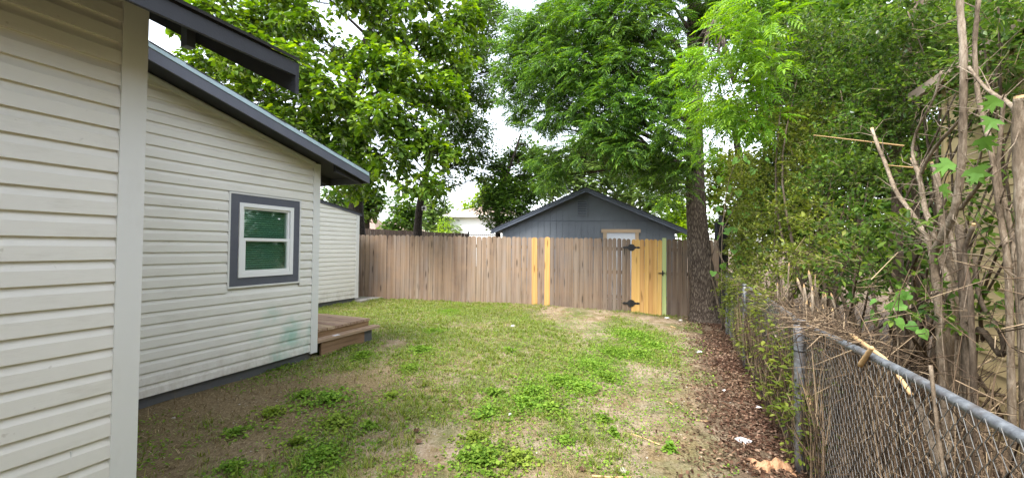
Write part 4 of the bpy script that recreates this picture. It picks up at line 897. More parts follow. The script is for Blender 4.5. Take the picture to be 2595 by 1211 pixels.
stem(cut, [(2410, 800), (2385, 660), (2362, 580), (2343, 525), (2334, 470), (2325, 433), (2312, 405)], 6.3, .021, cutend=True)
stem(cut, [(2322, 420), (2312, 385), (2325, 328), (2366, 250), (2385, 180)], 6.3, .010, foot=False)
stem(cut, [(2334, 440), (2345, 415), (2370, 374), (2411, 328), (2445, 290)], 6.3, .014, foot=False)
stem(cut, [(2420, 760), (2400, 640), (2385, 540), (2372, 440)], 6.4, .03, cutend=True)
stem(cut, [(2440, 800), (2420, 640), (2400, 560), (2385, 480), (2362, 415)], 6.32, .016, cutend=True)
stem(cut, [(2450, 900), (2444, 795), (2439, 685), (2430, 570)], 6.2, .028, mat='stem_dark')
stem(cut, [(2462, 820), (2453, 708), (2444, 639), (2466, 572)], 6.1, .015, mat='stem_dark', cutend=True)
stem(cut, [(2434, 530), (2480, 470), (2515, 420)], 6.15, .011, foot=False)
stem(cut, [(2470, 860), (2535, 900), (2540, 850), (2500, 790), (2480, 745), (2470, 650)], 6.35, .017, mat='stem_dark')
rt = thing('right_shrub', 'slender paired shrub stems in front of the yellow siding', 'shrub', (PB(2565, 1000, 6.2)[0], PB(2565, 1000, 6.2)[1], -.13))
stem(rt, [(2562, 950), (2558, 795), (2553, 662), (2535, 547), (2521, 442), (2508, 360), (2480, 250), (2470, 120), (2480, 0)], 6.3, .017)
stem(rt, [(2590, 950), (2583, 795), (2567, 616), (2544, 506), (2530, 440), (2535, 350), (2545, 240)], 6.35, .014)
tk = thing('sawn_tree', 'thick sawn off trunk with flaking bark and raw pale top', 'tree stump', (PB(2600, 1000, 6.1)[0], PB(2600, 1000, 6.1)[1], -.13))
stem(tk, [(2612, 900), (2606, 740), (2598, 570), (2588, 433), (2584, 300), (2586, 250)], 6.1, .036, cutend=True)
stem(tk, [(2590, 300), (2560, 265), (2520, 240), (2490, 215), (2455, 170)], 6.12, .011, foot=False)
bs = thing('shadowed_tree', 'dark shadowed trunk rising through the privet leaves', 'tree', (PY(2275, 700, 5.4)[0], PY(2275, 700, 5.4)[1], -.13))
for pts, Y, r in (([(2275, 640), (2270, 420), (2278, 282), (2292, 180), (2310, 60), (2330, -60)], 5.2, .06), ([(2320, 560), (2318, 300), (2330, 120), (2345, -50)], 5.6, .05), ([(2270, 420), (2240, 300), (2225, 220)], 5.2, .025)):
    q = np.array([PY(a, b, Y) for a, b in pts]); 
    if pts[0][1] > 500: q = np.vstack([[q[0][0], q[0][1], -.2], q])
    sp = spline(q, 24); MB().tube(sp, np.linspace(r, r * .7, 24), 9, wob=.06).build('trunk', 'stem_dark', bs, True)

rz0 = lambda a: 1.045 - .045 * math.exp(-((a + .2) / 1.2) ** 2) - .02 * math.sin(a * 1.1)
# brush pruned flat along the rail
pb = thing('pruned_brush', 'clump of upright hacked off sticks with pale tips behind the rail', 'shrub', W(.6, 5.9, float(ground(*W(.6, 5.9, 0)[:2]))))
for i in range(46):
    px = 1950 + i * 3.4 + RNG.normal(0, 8); py = 730 + RNG.normal(0, 38) + (px - 1950) * .25; b = 5.75 + RNG.random() * .3
    tip = PB(px, py, b); ft = tip + U * RNG.normal(.05, .14) + N * RNG.normal(.05, .08); ft[2] = float(ground(ft[0], ft[1])) - .02
    mid = (tip + ft) / 2 + RNG.normal(0, .03, 3); sp = spline([ft, mid, tip], 9); r = RNG.uniform(.005, .012)
    o = MB().tube(sp, np.linspace(r * 1.2, r, 9), 6).build('stick', 'stem_bark', pb, True)
    d = unit(sp[-1] - sp[-2]); MB().tube([sp[-1] - d * .001, sp[-1] + d * .035], [r * .99, r * .25], 6).build('cut_end', 'cut', o)
# tangle of thin dry stems behind the mesh
n = 2100; a = RNG.uniform(-2.6, 3.4, n); b = CB + .04 + RNG.random(n) ** 1.4 * .75; hgt = RNG.uniform(.35, 1.25, n)
P0 = C2 + a[:, None] * U + b[:, None] * N; P0[:, 2] = ground(P0[:, 0], P0[:, 1]) - .02
lean = RNG.normal(0, .2, (n, 2)); P1 = P0 + np.stack([lean[:, 0], lean[:, 1], hgt * .5], 1); P2 = P1 + np.stack([lean[:, 0] * 1.3 + RNG.normal(0, .06, n), lean[:, 1] * .8 + RNG.normal(0, .06, n), hgt * .5], 1)
r = .0014 + .006 * RNG.random(n) ** 2.2
for Pq in (P1, P2):
    bb = (Pq - C2) @ N; Pq += np.outer(np.maximum(0, CB + .015 - bb), N)
m = 1500; a = RNG.uniform(-2.2, 3.4, m); b = CB + .02 + RNG.random(m) * .7; z = RNG.uniform(.05, 1.6, m); Q0 = C2 + a[:, None] * U + b[:, None] * N; Q0[:, 2] = z; qd = unit(RNG.normal(size=(m, 3)) * (1, 1, .7)); Q1 = Q0 + qd * RNG.uniform(.08, .3, m)[:, None]; rq = RNG.uniform(.001, .0032, m)
keep = ((Q1 - C2) @ N > CB + .01)
v, t = merge(segs(P0, P1, r, r * .85, 4), segs(P1, P2, r * .85, r * .5, 4), segs(Q0[keep], Q1[keep], rq[keep], rq[keep] * .6)); tag(trimesh('dry_brush', v, t, 'twig'), 'tangle of thin dry brown stems behind the wire mesh', 'brush', kind='stuff')
n = 760; a = np.where(RNG.random(n) < .45, RNG.uniform(-1.3, .2, n), RNG.uniform(-1.2, 3.6, n)); Q0 = C2 + a[:, None] * U + (CB + RNG.normal(0, .07, n))[:, None] * N; Q0[:, 2] = np.array([rz0(q) for q in a]) + RNG.normal(.02, .05, n); qd = unit(RNG.normal(size=(n, 3)) * (1, 1, .55) + U * RNG.choice((-1, 1), n)[:, None] * .6); Q1 = Q0 + qd * RNG.uniform(.06, .28, n)[:, None]
m = 500; a = RNG.uniform(-1.9, 3.8, m); R0 = C2 + a[:, None] * U + (CB + .02)*np.ones((m, 1)) * N; R0[:, 2] = RNG.uniform(-.1, .95, m); R1 = R0 + unit(RNG.normal(size=(m, 3)) * (.6, .6, .8) - N * .7) * RNG.uniform(.05, .22, m)[:, None]
v, t = merge(segs(Q0, Q1, RNG.uniform(.0012, .0038, n), .001, 4), segs(R0, R1, RNG.uniform(.0012, .0035, m), .001)); tag(trimesh('rail_brush', v, t, 'twig'), 'dry clippings heaped on the chain link top rail', 'brush', kind='stuff')
n = 700; a = RNG.uniform(-.9, 3.9, n); G0 = C2 + a[:, None] * U + (CB - .035 - np.abs(RNG.normal(0, .03, n)))[:, None] * N; G0[:, 2] = ground(G0[:, 0], G0[:, 1]) + RNG.uniform(-.02, .6, n); hg = RNG.uniform(.15, .55, n); G1 = G0 + np.stack([RNG.normal(0, .05, n), RNG.normal(0, .07, n), hg], 1); bb = (G1 - C2) @ N; G1 += np.outer(np.minimum(0, CB - .03 - bb), N); rg_ = RNG.uniform(.0012, .0045, n)
v, t = segs(G0, G1, rg_, rg_ * .6, 4); tag(trimesh('mesh_tangle', v, t, 'twig'), 'dead vine stems woven over the yard face of the wire mesh', 'brush', kind='stuff')
n = 420; a = RNG.uniform(-.6, 4.3, n); S0 = C2 + a[:, None] * U + (CB - .02 + RNG.normal(0, .05, n))[:, None] * N; S0[:, 2] = RNG.uniform(.0, 1.15, n) * np.clip((a + 1.4) / 2, .35, 1); S0[:, 2] = np.maximum(S0[:, 2], ground(S0[:, 0], S0[:, 1]) + .03)
cen, ax, up = whorl(S0, rand_dirs(n), 9, (-.5, .7), .05); L = np.clip(RNG.normal(.05, .014, len(cen)), .02, .09); v, t = leafmesh(L_OVAL, cen, ax, up, L, L * .5); tag(trimesh('fence_creeper', v, t, 'olive'), 'small green leaves creeping through the chain link mesh', 'creeper', kind='stuff')
# a few loose cut sticks poking through the wire
for i, (pts, b, r, lb) in enumerate([([(2395, 1215), (2372, 1050), (2358, 925)], 5.58, .008, 'long straight pale stick leaning on the chain link mesh'), ([(2380, 1190), (2350, 1080), (2320, 1020), (2297, 1012)], 5.63, .014, 'forked cut branch with pale ends behind the mesh'), ([(2180, 925), (2200, 895), (2210, 880)], 5.57, .013, 'short splintered stub hanging over the rail'), ([(2155, 848), (2230, 900), (2260, 930), (2310, 1000)], 5.66, .013, 'long split branch lying along the rail'), ([(1960, 840), (1980, 880), (1990, 905)], 5.58, .011, 'short pale broken stick caught in the mesh'), ([(2040, 985), (2055, 1025)], 5.57, .012, 'pale splinter stuck beside the steel post')]):
    q = np.array([PB(x, y, b) for x, y in pts]); sp = spline(q, 14) if len(q) > 2 else np.linspace(q[0], q[1], 6)
    tag(MB().tube(sp, np.linspace(r, r * .75, len(sp)), 7, wob=.12, mi=0, capmi=1).build('cut_stick', ['cut' if i in (2, 3, 5) else 'stem_bark', 'cut'], None, True), lb, 'stick')
for (pts, Y, r, lb) in [([(2062, 343), (2150, 356), (2290, 370)], 3.6, .007, 'long straight bare twig jutting from the privet'), ([(2250, 419), (2345, 428)], 3.3, .007, 'short horizontal pale twig beside the cut stems')]:
    q = np.array([PY(x, y, Y) for x, y in pts]); sp = np.linspace(q[0], q[-1], 6); tag(MB().tube(sp, np.linspace(r * .5, r, 6), 6).build('bare_twig', 'cut'), lb, 'twig')

# chain link fence
clf = thing('chain_link_fence', 'sagging galvanised chain link fence along the right side of the yard', 'fence', W(0, CB, -.15))
rz = lambda a: 1.045 - .045 * math.exp(-((a + .2) / 1.2) ** 2) - .02 * math.sin(a * 1.1)
ra = np.linspace(-4.2, 5.3, 40); rp = np.array([W(a, CB + .012 * math.sin(a * 1.7), rz(a)) for a in ra])
MB().tube(rp, .021, 10).build('top_rail', 'galv', clf, True)
for a, r, ln_ in ((-3.3, .03, 0), (-.237, .041, .06), (2.75, .03, .03), (5.2, .03, 0)):
    p0 = W(a - ln_ * .8, CB - .055, 0); g = float(ground(p0[0], p0[1])); p1 = W(a, CB - .05, rz(a) + .04)
    p0[2] = g - .05; po = MB().tube(np.linspace(p0, p1, 8), r, 14, wob=.01).build('post', 'galv', clf, True)
    MB().tube([p1 - (0, 0, .03), p1 + (0, 0, .002)], [r * 1.08, r * 1.08], 14).build('cap', 'galv', po, True)
    for f in (.25, .5, .8):
        q = p0 + (p1 - p0) * f; MB().tube([q - (0, 0, .004), q + (0, 0, .004)], r + .003, 14).build('tie_wire', 'black', po)
nz = 32; vt = []
aa = np.arange(-4.1, 5.2, .036)
for i, a in enumerate(aa):
    zz = np.linspace(-.0, 1, nz); ph = np.where((np.arange(nz) + i) % 2 == 0, 1, -1)
    top = rz(a) + .01; p = C2 + np.outer(a + ph * .0185 + .008 * np.sin(zz * 9 + a * 3), U) + np.outer(CB - .024 + .02 * np.sin(a * 2.3 + zz * 3) * zz * (1 - zz) * 2 + ph * .003, N)
    gz_ = float(ground(*(W(a, CB, 0)[:2]))) + .01; p[:, 2] = gz_ + (top - gz_) * zz
    vt.append(segs(p[:-1], p[1:], .0019, .0019, 3))
v, t = merge(*vt); tag(trimesh('wire_mesh', v, t, 'wire', clf), kind='stuff')

# vine with big pale green leaves
vn = thing('climbing_vine', 'pale green vine with large lobed leaves climbing the cut stems', 'vine', (cs[0] - .1, cs[1] - .1, cg))
vp = [(2400, 1000), (2385, 800), (2395, 600), (2390, 485), (2412, 428), (2465, 435), (2490, 370), (2515, 320), (2530, 280)]
sp = spline([PB(x, y, 6.02) for x, y in vp], 40); MB().tube(sp, .003, 5).build('vine_stem', 'stem_bark', vn, True)
base = bpy.data.meshes.new('leaf'); base.from_pydata(L_LOBED[0].tolist(), [], L_LOBED[1].tolist()); base.materials.append(M['vine'])
base2 = bpy.data.meshes.new('leaf'); base2.from_pydata(L_HEART[0].tolist(), [], L_HEART[1].tolist()); base2.materials.append(M['vine'])
def bigleaf(root, px, py, b, size, me):
    c = PB(px, py, b); tocam = unit(np.array((0, 0, CAMZ)) - c); a_ = unit(np.array((RNG.normal(0, .5), RNG.normal(0, .5), -.6))); up = tocam + RNG.normal(0, .35, 3) + (0, 0, .5)
    x_, n_ = frames(a_, up); o = put('leaf', me, root, c); o.rotation_euler = Matrix((x_, a_, n_)).transposed().to_euler(); o.scale = (size, size, size)
for px, py, s_ in ((2412, 410, .10), (2468, 425, .10), (2385, 470, .095), (2515, 300, .09), (2490, 350, .085), (2530, 250, .08), (2480, 440, .07)): bigleaf(vn, px, py, 6.0, s_, base)
v2 = thing('broadleaf_sprout', 'bright broad leaved sprout behind the sagging rail', 'plant', tuple(PB(2270, 900, 5.9)[:2]) + (-.13,))
MB().tube(spline([np.array(tuple(PB(2270, 900, 5.9)[:2]) + (-.15,)), PB(2275, 860, 5.9), PB(2265, 780, 5.88)], 14), .004, 6).build('stem', 'stem_bark', v2, True)
for px, py, s_ in ((2250, 770, .055), (2290, 770, .06), (2215, 790, .05), (2270, 808, .06), (2305, 745, .045), (2240, 830, .05), (2300, 820, .055), (2325, 800, .05), (2280, 740, .045), (2220, 760, .045), (2335, 835, .05)): bigleaf(v2, px, py, 5.85 + .1 * RNG.random(), s_ * 1.2, base2)
v3 = thing('creeper', 'creeper with pale heart shaped leaves beside the pecan trunk', 'vine', tuple(PY(1830, 720, 8.6)[:2]) + (-.13,))
MB().tube(spline([np.array(tuple(PY(1830, 720, 8.6)[:2]) + (-.15,)), PY(1830, 600, 8.5), PY(1850, 450, 8.3), PY(1900, 360, 7.6)], 20), .008, 6).build('vine_stem', 'stem_bark', v3, True)
for i in range(46):
    px, py = RNG.normal(1880, 32), RNG.uniform(400, 700); c = PY(px, py, RNG.uniform(7.6, 8.4)); a_ = unit(np.array((RNG.normal(0, .6), RNG.normal(0, .5), -.6))); x_, n_ = frames(a_, np.array((RNG.normal(0, .4), -.8, .7))); o = put('leaf', base2, v3, c); o.rotation_euler = Matrix((x_, a_, n_)).transposed().to_euler(); s_ = RNG.uniform(.10, .17); o.scale = (s_,) * 3

# ================================================================== beyond the fence
wb = thing('white_building', 'white walled building with brown hip roof beyond the fence', 'building', PY(1210, 640, 30) * (1, 1, 0))
q0, q1 = PY(1136, 545, 30), PY(1330, 545, 30); zt = q0[2]
MB().hexa([(q0[0], 30, -.2), (q1[0], 30, -.2), (q1[0], 37, -.2), (q0[0], 37, -.2), (q0[0], 30, zt), (q1[0], 30, zt), (q1[0], 37, zt), (q0[0], 37, zt)]).build('wall', 'white_wall', wb)
ap = PY(1225, 521, 33); x0, x1 = q0[0] - .35, q1[0] + .35
MB().add([(x0, 29.6, zt), (x1, 29.6, zt), (x1, 37.4, zt), (x0, 37.4, zt), (x0 + 3.2, 33.4, zt + 1.15), (x1 - 3.0, 33.4, zt + 1.15)], [(3, 2, 1, 0), (0, 1, 5, 4), (1, 2, 5), (2, 3, 4, 5), (3, 0, 4)]).build('roof', 'roof_tan', wb)
MB().box(((x0 + x1) / 2, 29.58, zt - .08), ((x1 - x0) / 2, 0, 0), (0, .02, 0), (0, 0, .075)).build('fascia', 'white_wall', wb)
def hip(name, label, pl, pr, pe, pa, Y, mat, wall='white_wall', dep=7):
    a, b, r = PY(pl, pe, Y), PY(pr, pe, Y), PY((pl + pr) / 2, pa, Y + dep / 2)
    t = thing(name, label, 'building', ((a[0] + b[0]) / 2, Y + 2, 0))
    MB().hexa([(a[0] + .3, Y + .3, -.2), (b[0] - .3, Y + .3, -.2), (b[0] - .3, Y + dep - .3, -.2), (a[0] + .3, Y + dep - .3, -.2), (a[0] + .3, Y + .3, a[2]), (b[0] - .3, Y + .3, a[2]), (b[0] - .3, Y + dep - .3, a[2]), (a[0] + .3, Y + dep - .3, a[2])]).build('wall', wall, t)
    wdt = b[0] - a[0]; MB().add([(a[0], Y, a[2]), (b[0], Y, a[2]), (b[0], Y + dep, a[2]), (a[0], Y + dep, a[2]), (a[0] + wdt * .3, Y + dep / 2, r[2]), (b[0] - wdt * .3, Y + dep / 2, r[2])], [(3, 2, 1, 0), (0, 1, 5, 4), (1, 2, 5), (2, 3, 4, 5), (3, 0, 4)]).build('roof', mat, t)
hip('far_house', 'distant house with dark reddish hip roof beside the low addition', 820, 952, 583, 548, 34, 'roof_brown')
hip('tan_roof_house', 'distant house with tan shingle roof left of the slim tree', 925, 1052, 582, 562, 42, 'roof_tan')
hip('metal_roof_house', 'distant building with pale metal roof above the tan one', 915, 1000, 570, 552, 60, 'roof_metal')
# dark board fence and iron railing
df = thing('dark_board_fence', 'dark stained board fence beyond the weathered picket fence', 'fence', PY(1050, 640, 18) * (1, 1, 0))
xa, xb = PY(880, 600, 18)[0], PY(1187, 600, 18)[0]; nb = int((xb - xa) / .15)
bm_ = MB().box((0, 0, .5), (.071, 0, 0), (0, .01, 0), (0, 0, .5)); me = bpy.data.meshes.new('board'); me.from_pydata(np.vstack(bm_.v).tolist(), [], bm_.f); me.materials.append(M['darkfence'])
for i in range(nb):
    x = xa + (i + .5) * .15; o = put('board', me, df, (x, 18 + random.uniform(-.006, .006), -.05)); o.scale = (1, 1, 2.42 - .2 * i / nb + random.uniform(-.015, .015))
for z in (.4, 2.0): MB().box(((xa + xb) / 2, 18.04, z), ((xb - xa) / 2, 0, 0), (0, .02, 0), (0, 0, .05)).build('rail', 'darkfence', df)
ir = thing('iron_railing', 'thin black iron railing in front of the white building', 'railing', PY(1215, 640, 17) * (1, 1, 0))
xa, xb = PY(1189, 600, 17)[0], PY(1262, 600, 17)[0]; zt = CAMZ + (623.5 - 591) / FPX * 17
for i in range(16):
    x = xa + (xb - xa) * i / 15; MB().box((x, 17, (zt + .08) / 2), (.008, 0, 0), (0, .008, 0), (0, 0, (zt + .1) / 2)).build('picket', 'black', ir)
for z in (zt - .05, .3): MB().box(((xa + xb) / 2, 17, z), ((xb - xa) / 2, 0, 0), (0, .012, 0), (0, 0, .015)).build('rail', 'black', ir)
MB().box((xa - .03, 17, zt / 2), (.03, 0, 0), (0, .03, 0), (0, 0, zt / 2 + .08)).build('post', 'black', ir)
# dark posts right of the pecan trunk
for px, w_, yt, lb in ((1821, .075, 566, 'shorter black post behind the fence beside the pecan trunk'), (1833, .09, 549, 'taller black post behind the fence beside the pecan trunk')):
    p = PY(px, 600, 11.2); zt = CAMZ + (632 - yt) / FPX * 11.2
    o = MB().box((p[0], 11.2, zt / 2 - .1), (w_, 0, 0), (0, w_, 0), (0, 0, zt / 2 + .08)).box((p[0], 11.2, zt), (w_ + .012, 0, 0), (0, w_ + .012, 0), (0, 0, .02)).build('black_post', 'black'); tag(o, lb, 'post')
# utility pole and overhead wires
up_ = thing('utility_pole', 'distant utility pole with crossarm between the trees', 'utility pole', PY(1192, 640, 70) * (1, 1, 0))
pt = PY(1192, 468, 70); MB().tube([(pt[0], 70, -.2), (pt[0], 70, pt[2])], [.17, .12], 8).build('pole', 'roof_metal', up_)
MB().box((pt[0], 69.8, pt[2] - .5), (1.1, 0, 0), (0, .06, 0), (0, 0, .07)).build('crossarm', 'roof_metal', up_)
for dx in (-.55, .5): MB().tube([(pt[0] + dx, 69.7, pt[2] - 1.5), (pt[0] + dx, 69.7, pt[2] - .7)], .22, 10).build('transformer', 'roof_metal', up_)
for i, (pts, lb) in enumerate([([(880, 552), (1130, 543), (1330, 515)], 'lowest of the overhead cables beyond the trees'), ([(880, 528), (1100, 520), (1330, 478)], 'second overhead cable beyond the trees, below the paired ones'), ([(900, 516), (1120, 500), (1190, 474)], 'overhead cable rising to the pole crossarm'), ([(900, 500), (1120, 480), (1190, 466)], 'topmost overhead cable ending at the pole')]):
    Y = 40 if i < 2 else 68; q = spline([PY(a, b, Y) for a, b in pts], 14); tag(MB().tube(q, .03 if i < 2 else .045, 4).build('overhead_cable', 'wireblack'), lb, 'cable')

# ================================================================== ground cover
def inside_yard(x, y):
    ww = x - .42 * y; q = np.stack([x, y, 0 * x], 1) - C2; a = q @ U; b = q @ N
    ok = (b < CB - .03) & (((y - FL[1]) * FT[0] - (x - FL[0]) * FT[1]) < -.03)
    ok &= ~((a < .02) & (b < .02)) & ~((a < A1 + .02) & (b < B1 + .02)) & ~((a < A3 + .02) & (b < B3 + .02)) & ~((a < 1.25) & (b < .02) & (a > -.1))
    return ok & (y > .7)
WEED = [(690, 1050, 42), (835, 1015, 55), (765, 1005, 40), (850, 1075, 62), (815, 1165, 85), (600, 1100, 32), (750, 1128, 30), (590, 1190, 50), (935, 1085, 28), (1200, 1115, 45), (1235, 1050, 40), (1220, 1165, 70), (1310, 1170, 55), (1040, 935, 42), (1065, 890, 42), (990, 1005, 25), (1350, 1000, 65), (1420, 970, 70), (1330, 1025, 55), (1500, 930, 75), (1560, 895, 70), (1600, 850, 75), (1530, 1065, 26), (1555, 1100, 14), (1430, 1120, 32), (1650, 875, 50), (1480, 985, 50), (1290, 890, 22), (920, 905, 45), (700, 930, 40), (870, 880, 45), (1250, 1000, 30), (1540, 960, 50), (1620, 900, 45), (1100, 840, 35), (1140, 790, 40), (1700, 1140, 12), (1400, 1040, 40), (1180, 1170, 30)]
WP_ = [(PG(px, py), r) for px, py, r in WEED]
def blob(x, y, px, py, r, stretch=1.0):
    c = PG(px, py); rr = r / FPX * c[1]; return np.exp(-(((x - c[0]) / rr) ** 2 + ((y - c[1]) / (rr * stretch)) ** 2))
BARE = [(1680, 1080, 130, 3), (1080, 1185, 60, 2), (1130, 1110, 45, 2), (1330, 1140, 60, 2), (720, 1090, 60, 2), (1450, 805, 90, 2.5), (1680, 820, 60, 2), (1240, 820, 40, 2), (1000, 870, 40, 2.5), (1130, 830, 40, 2), (1620, 990, 90, 3), (1200, 960, 30, 2)]
LUSH = [(1000, 790, 90, 3), (1150, 790, 110, 2.5), (1080, 830, 60, 3), (1250, 780, 80, 2), (1100, 900, 60, 3), (1060, 1000, 50, 2), (1300, 850, 80, 3), (1000, 1080, 60, 2.5), (950, 1170, 60, 2), (1120, 1000, 60, 2), (1400, 860, 60, 3), (1200, 900, 80, 3), (900, 770, 60, 2)]
def lush(x, y):
    f = .36 + 1.0 * (fbm(x, y, 1.1, 3) - .35)
    for b in LUSH: f = f + .55 * blob(x, y, *b)
    for b in BARE: f = f - .75 * blob(x, y, *b)
    ww = x - .42 * y
    f = f - np.clip((ww + .35) / .5, 0, 1) * .75 - np.clip((-2.9 - ww) / .8, 0, 1) * np.clip((6 - y) / 1.5, 0, 1) * .5
    return np.clip(f, 0, 1)
def scatter(n, pw=1.0):
    """more near the camera, over the yard"""
    y = .8 + 11.3 * RNG.random(n) ** 1.25; x = RNG.uniform(-6, 6, n); ok = (np.abs(x) < y * 1.35 + .4) & inside_yard(x, y); return x[ok], y[ok]
def blades(x, y, h, w_, lean, name, mat, label, cat):
    n = len(x); z = ground(x, y) - .004 + (fbm(x, y, 3.1, 5) - .5) * .03; az = RNG.uniform(0, 2 * math.pi, n); ln = np.abs(RNG.normal(lean[0], lean[1], n))
    ax = np.stack([np.cos(az) * ln, np.sin(az) * ln, np.ones(n)], 1); up = np.stack([np.cos(az), np.sin(az), -.3 + 0 * az], 1)
    v, t = leafmesh(L_BLADE, np.stack([x, y, z], 1), ax, up, h, w_); o = trimesh(name, v, t, mat); tag(o, label, cat, kind='stuff')
x, y = scatter(640000); f = lush(x, y); cl_ = fbm(x, y, 7, 11); keep = RNG.random(len(x)) < np.clip(f * 1.25 * (cl_ > .36) + f * f * .5, 0, 1); x, y = x[keep], y[keep]; cl_ = cl_[keep]
n = len(x); print('green blades', n)
blades(x, y, RNG.uniform(.018, .055, n) * (.7 + .9 * (cl_ > .6)), RNG.uniform(.003, .0055, n) * (1 + y * .13), (.5, .5), 'lawn_grass', 'grass', 'patchy green grass growing across the yard', 'grass')
x, y = scatter(260000); f = lush(x, y); ww = x - .42 * y; d = .25 + .5 * fbm(x, y, 2.3, 21) + .35 * np.clip((-2.6 - ww) / .8, 0, 1)
for b in BARE: d = d - .5 * blob(x, y, *b)
keep = RNG.random(len(x)) < np.clip(d, 0, 1) * (.55 + .4 * np.clip((-2.4 - ww) / .8, 0, 1)) * (ww < .55); x, y = x[keep], y[keep]; n = len(x); print('straw', n)
blades(x, y, RNG.uniform(.02, .085, n), RNG.uniform(.003, .0055, n) * (1 + y * .05), (2.4, 1.3), 'dry_grass', 'straw', 'dry straw coloured grass lying over the soil', 'grass')
x, y = scatter(26000); f = lush(x, y); keep = RNG.random(len(x)) < np.clip(f - .1, 0, 1) * (fbm(x, y, 1.7, 44) > .42) * .55; tx, ty = x[keep], y[keep]; k = 18; n = len(tx) * k; print('tufts', len(tx))
x = np.repeat(tx, k) + RNG.normal(0, .018, n); y = np.repeat(ty, k) + RNG.normal(0, .018, n); hh = np.repeat(RNG.uniform(.035, .10, len(tx)), k) * RNG.uniform(.5, 1.1, n)
blades(x, y, hh, RNG.uniform(.0035, .006, n) * (1 + y * .1), (.35, .3), 'grass_tufts', 'grass', 'taller tufts of green grass standing above the thin lawn', 'grass')
# weeds: single clumps as plants, the spreading ones as cover
V, Tt = [], []
def weed_leaves(c, rr, n, hgt, lk=1.0):
    ang = RNG.uniform(0, 2 * math.pi, n); q = np.abs(RNG.normal(0, .68, n)) * (1 + .28 * np.sin(ang * 3 + c[0] * 9) + .18 * np.sin(ang * 7 + c[1] * 5))
    x = c[0] + np.cos(ang) * q * rr; y = c[1] + np.sin(ang) * q * rr * 1.25
    z = ground(x, y) + hgt * (1 - .85 * np.clip(q, 0, 1)) * RNG.uniform(.25, 1, n) + (fbm(x, y, 9, 4) - .4) * hgt * .5
    az = RNG.uniform(0, 2 * math.pi, n); ax = np.stack([np.cos(az), np.sin(az), RNG.normal(.1, .35, n)], 1); up = np.array((0, 0, 1.)) + RNG.normal(0, .35, (n, 3))
    L = RNG.uniform(.016, .042, n) * lk; return leafmesh(L_OVAL, np.stack([x, y, z], 1), ax, up, L, L * .85)
WL = {0: 'weed mound on brown thatch, beside the two larger mounds near the house', 1: 'tallest bright weed mound on the thatch near the house', 3: 'broad weed mound just in front of the tallest one near the house', 4: 'widest near weed patch on the thatch, closest to the house corner board foot', 5: 'small weed tuft alone on the brown thatch beside the house', 6: 'thin weed strip between gravelly soil and the widest weed patch', 7: 'leafy weed mound beside the near house corner board', 9: 'weed mound at the edge of the sandy bare patch', 11: 'broad weed patch right beside the sandy bare patch', 12: 'weed patch spreading towards the flat pale stick', 15: 'small round weed tuft amid thin grass between the weed patches', 22: 'loose weed tuft on bare soil near the pale straight stick', 23: 'tiny weed sprig on bare soil beside the pale straight stick'}
single = {0, 1, 3, 4, 5, 6, 7, 9, 11, 12, 15, 22, 23}
cover = []
for i, (c, r) in enumerate(WP_):
    rr = r / FPX * c[1] * .95; n = int(np.clip(5200 * rr * rr * math.pi, 120, 3800))
    lk = RNG.uniform(.65, 1.25); v, t = weed_leaves(c, rr * RNG.uniform(.95, 1.2), int(n / lk ** 1.3), RNG.uniform(.035, .085), lk)
    if i in single:
        root = thing('weed_clump', WL[i], 'weed', (c[0], c[1], c[2]), 'bright green weed mounds on the near lawn')
        tag(trimesh('foliage', v, t, 'weed' if i % 3 else 'weed_yellow', root), kind='stuff')
        k = 14; an = RNG.uniform(0, 6.28, k); e = np.stack([c[0] + np.cos(an) * rr * .6, c[1] + np.sin(an) * rr * .6, np.full(k, c[2] + .05)], 1); s0 = np.stack([c[0] + np.cos(an) * rr * .2, c[1] + np.sin(an) * rr * .2, np.full(k, c[2] - .01)], 1)
        v, t = segs(s0, e, .002, .0012); tag(trimesh('stems', v, t, 'weed', root), kind='stuff')
    else: cover.append((v, t))
x, y = scatter(150000); f = fbm(x, y, 2.1, 31) + .2 * lush(x, y) + .34 * sum(blob(x, y, px, py, r * 1.5, 2) for px, py, r in WEED[14:36]); ww = x - .42 * y; keep = (f > .6) & (ww < .45) & (RNG.random(len(x)) < .75); x, y = x[keep], y[keep]; n = len(x)
az = RNG.uniform(0, 6.28, n); L = RNG.uniform(.012, .028, n); cover.append(leafmesh(L_OVAL, np.stack([x, y, ground(x, y) + RNG.uniform(.005, .04, n)], 1), np.stack([np.cos(az), np.sin(az), RNG.normal(.1, .3, n)], 1), np.array((0, 0, 1.)) + RNG.normal(0, .3, (n, 3)), L, L * .85))
v, t = merge(*cover); tag(trimesh('ground_weeds', v, t, 'weed'), 'spreading low green weeds across the lawn', 'weeds', kind='stuff')
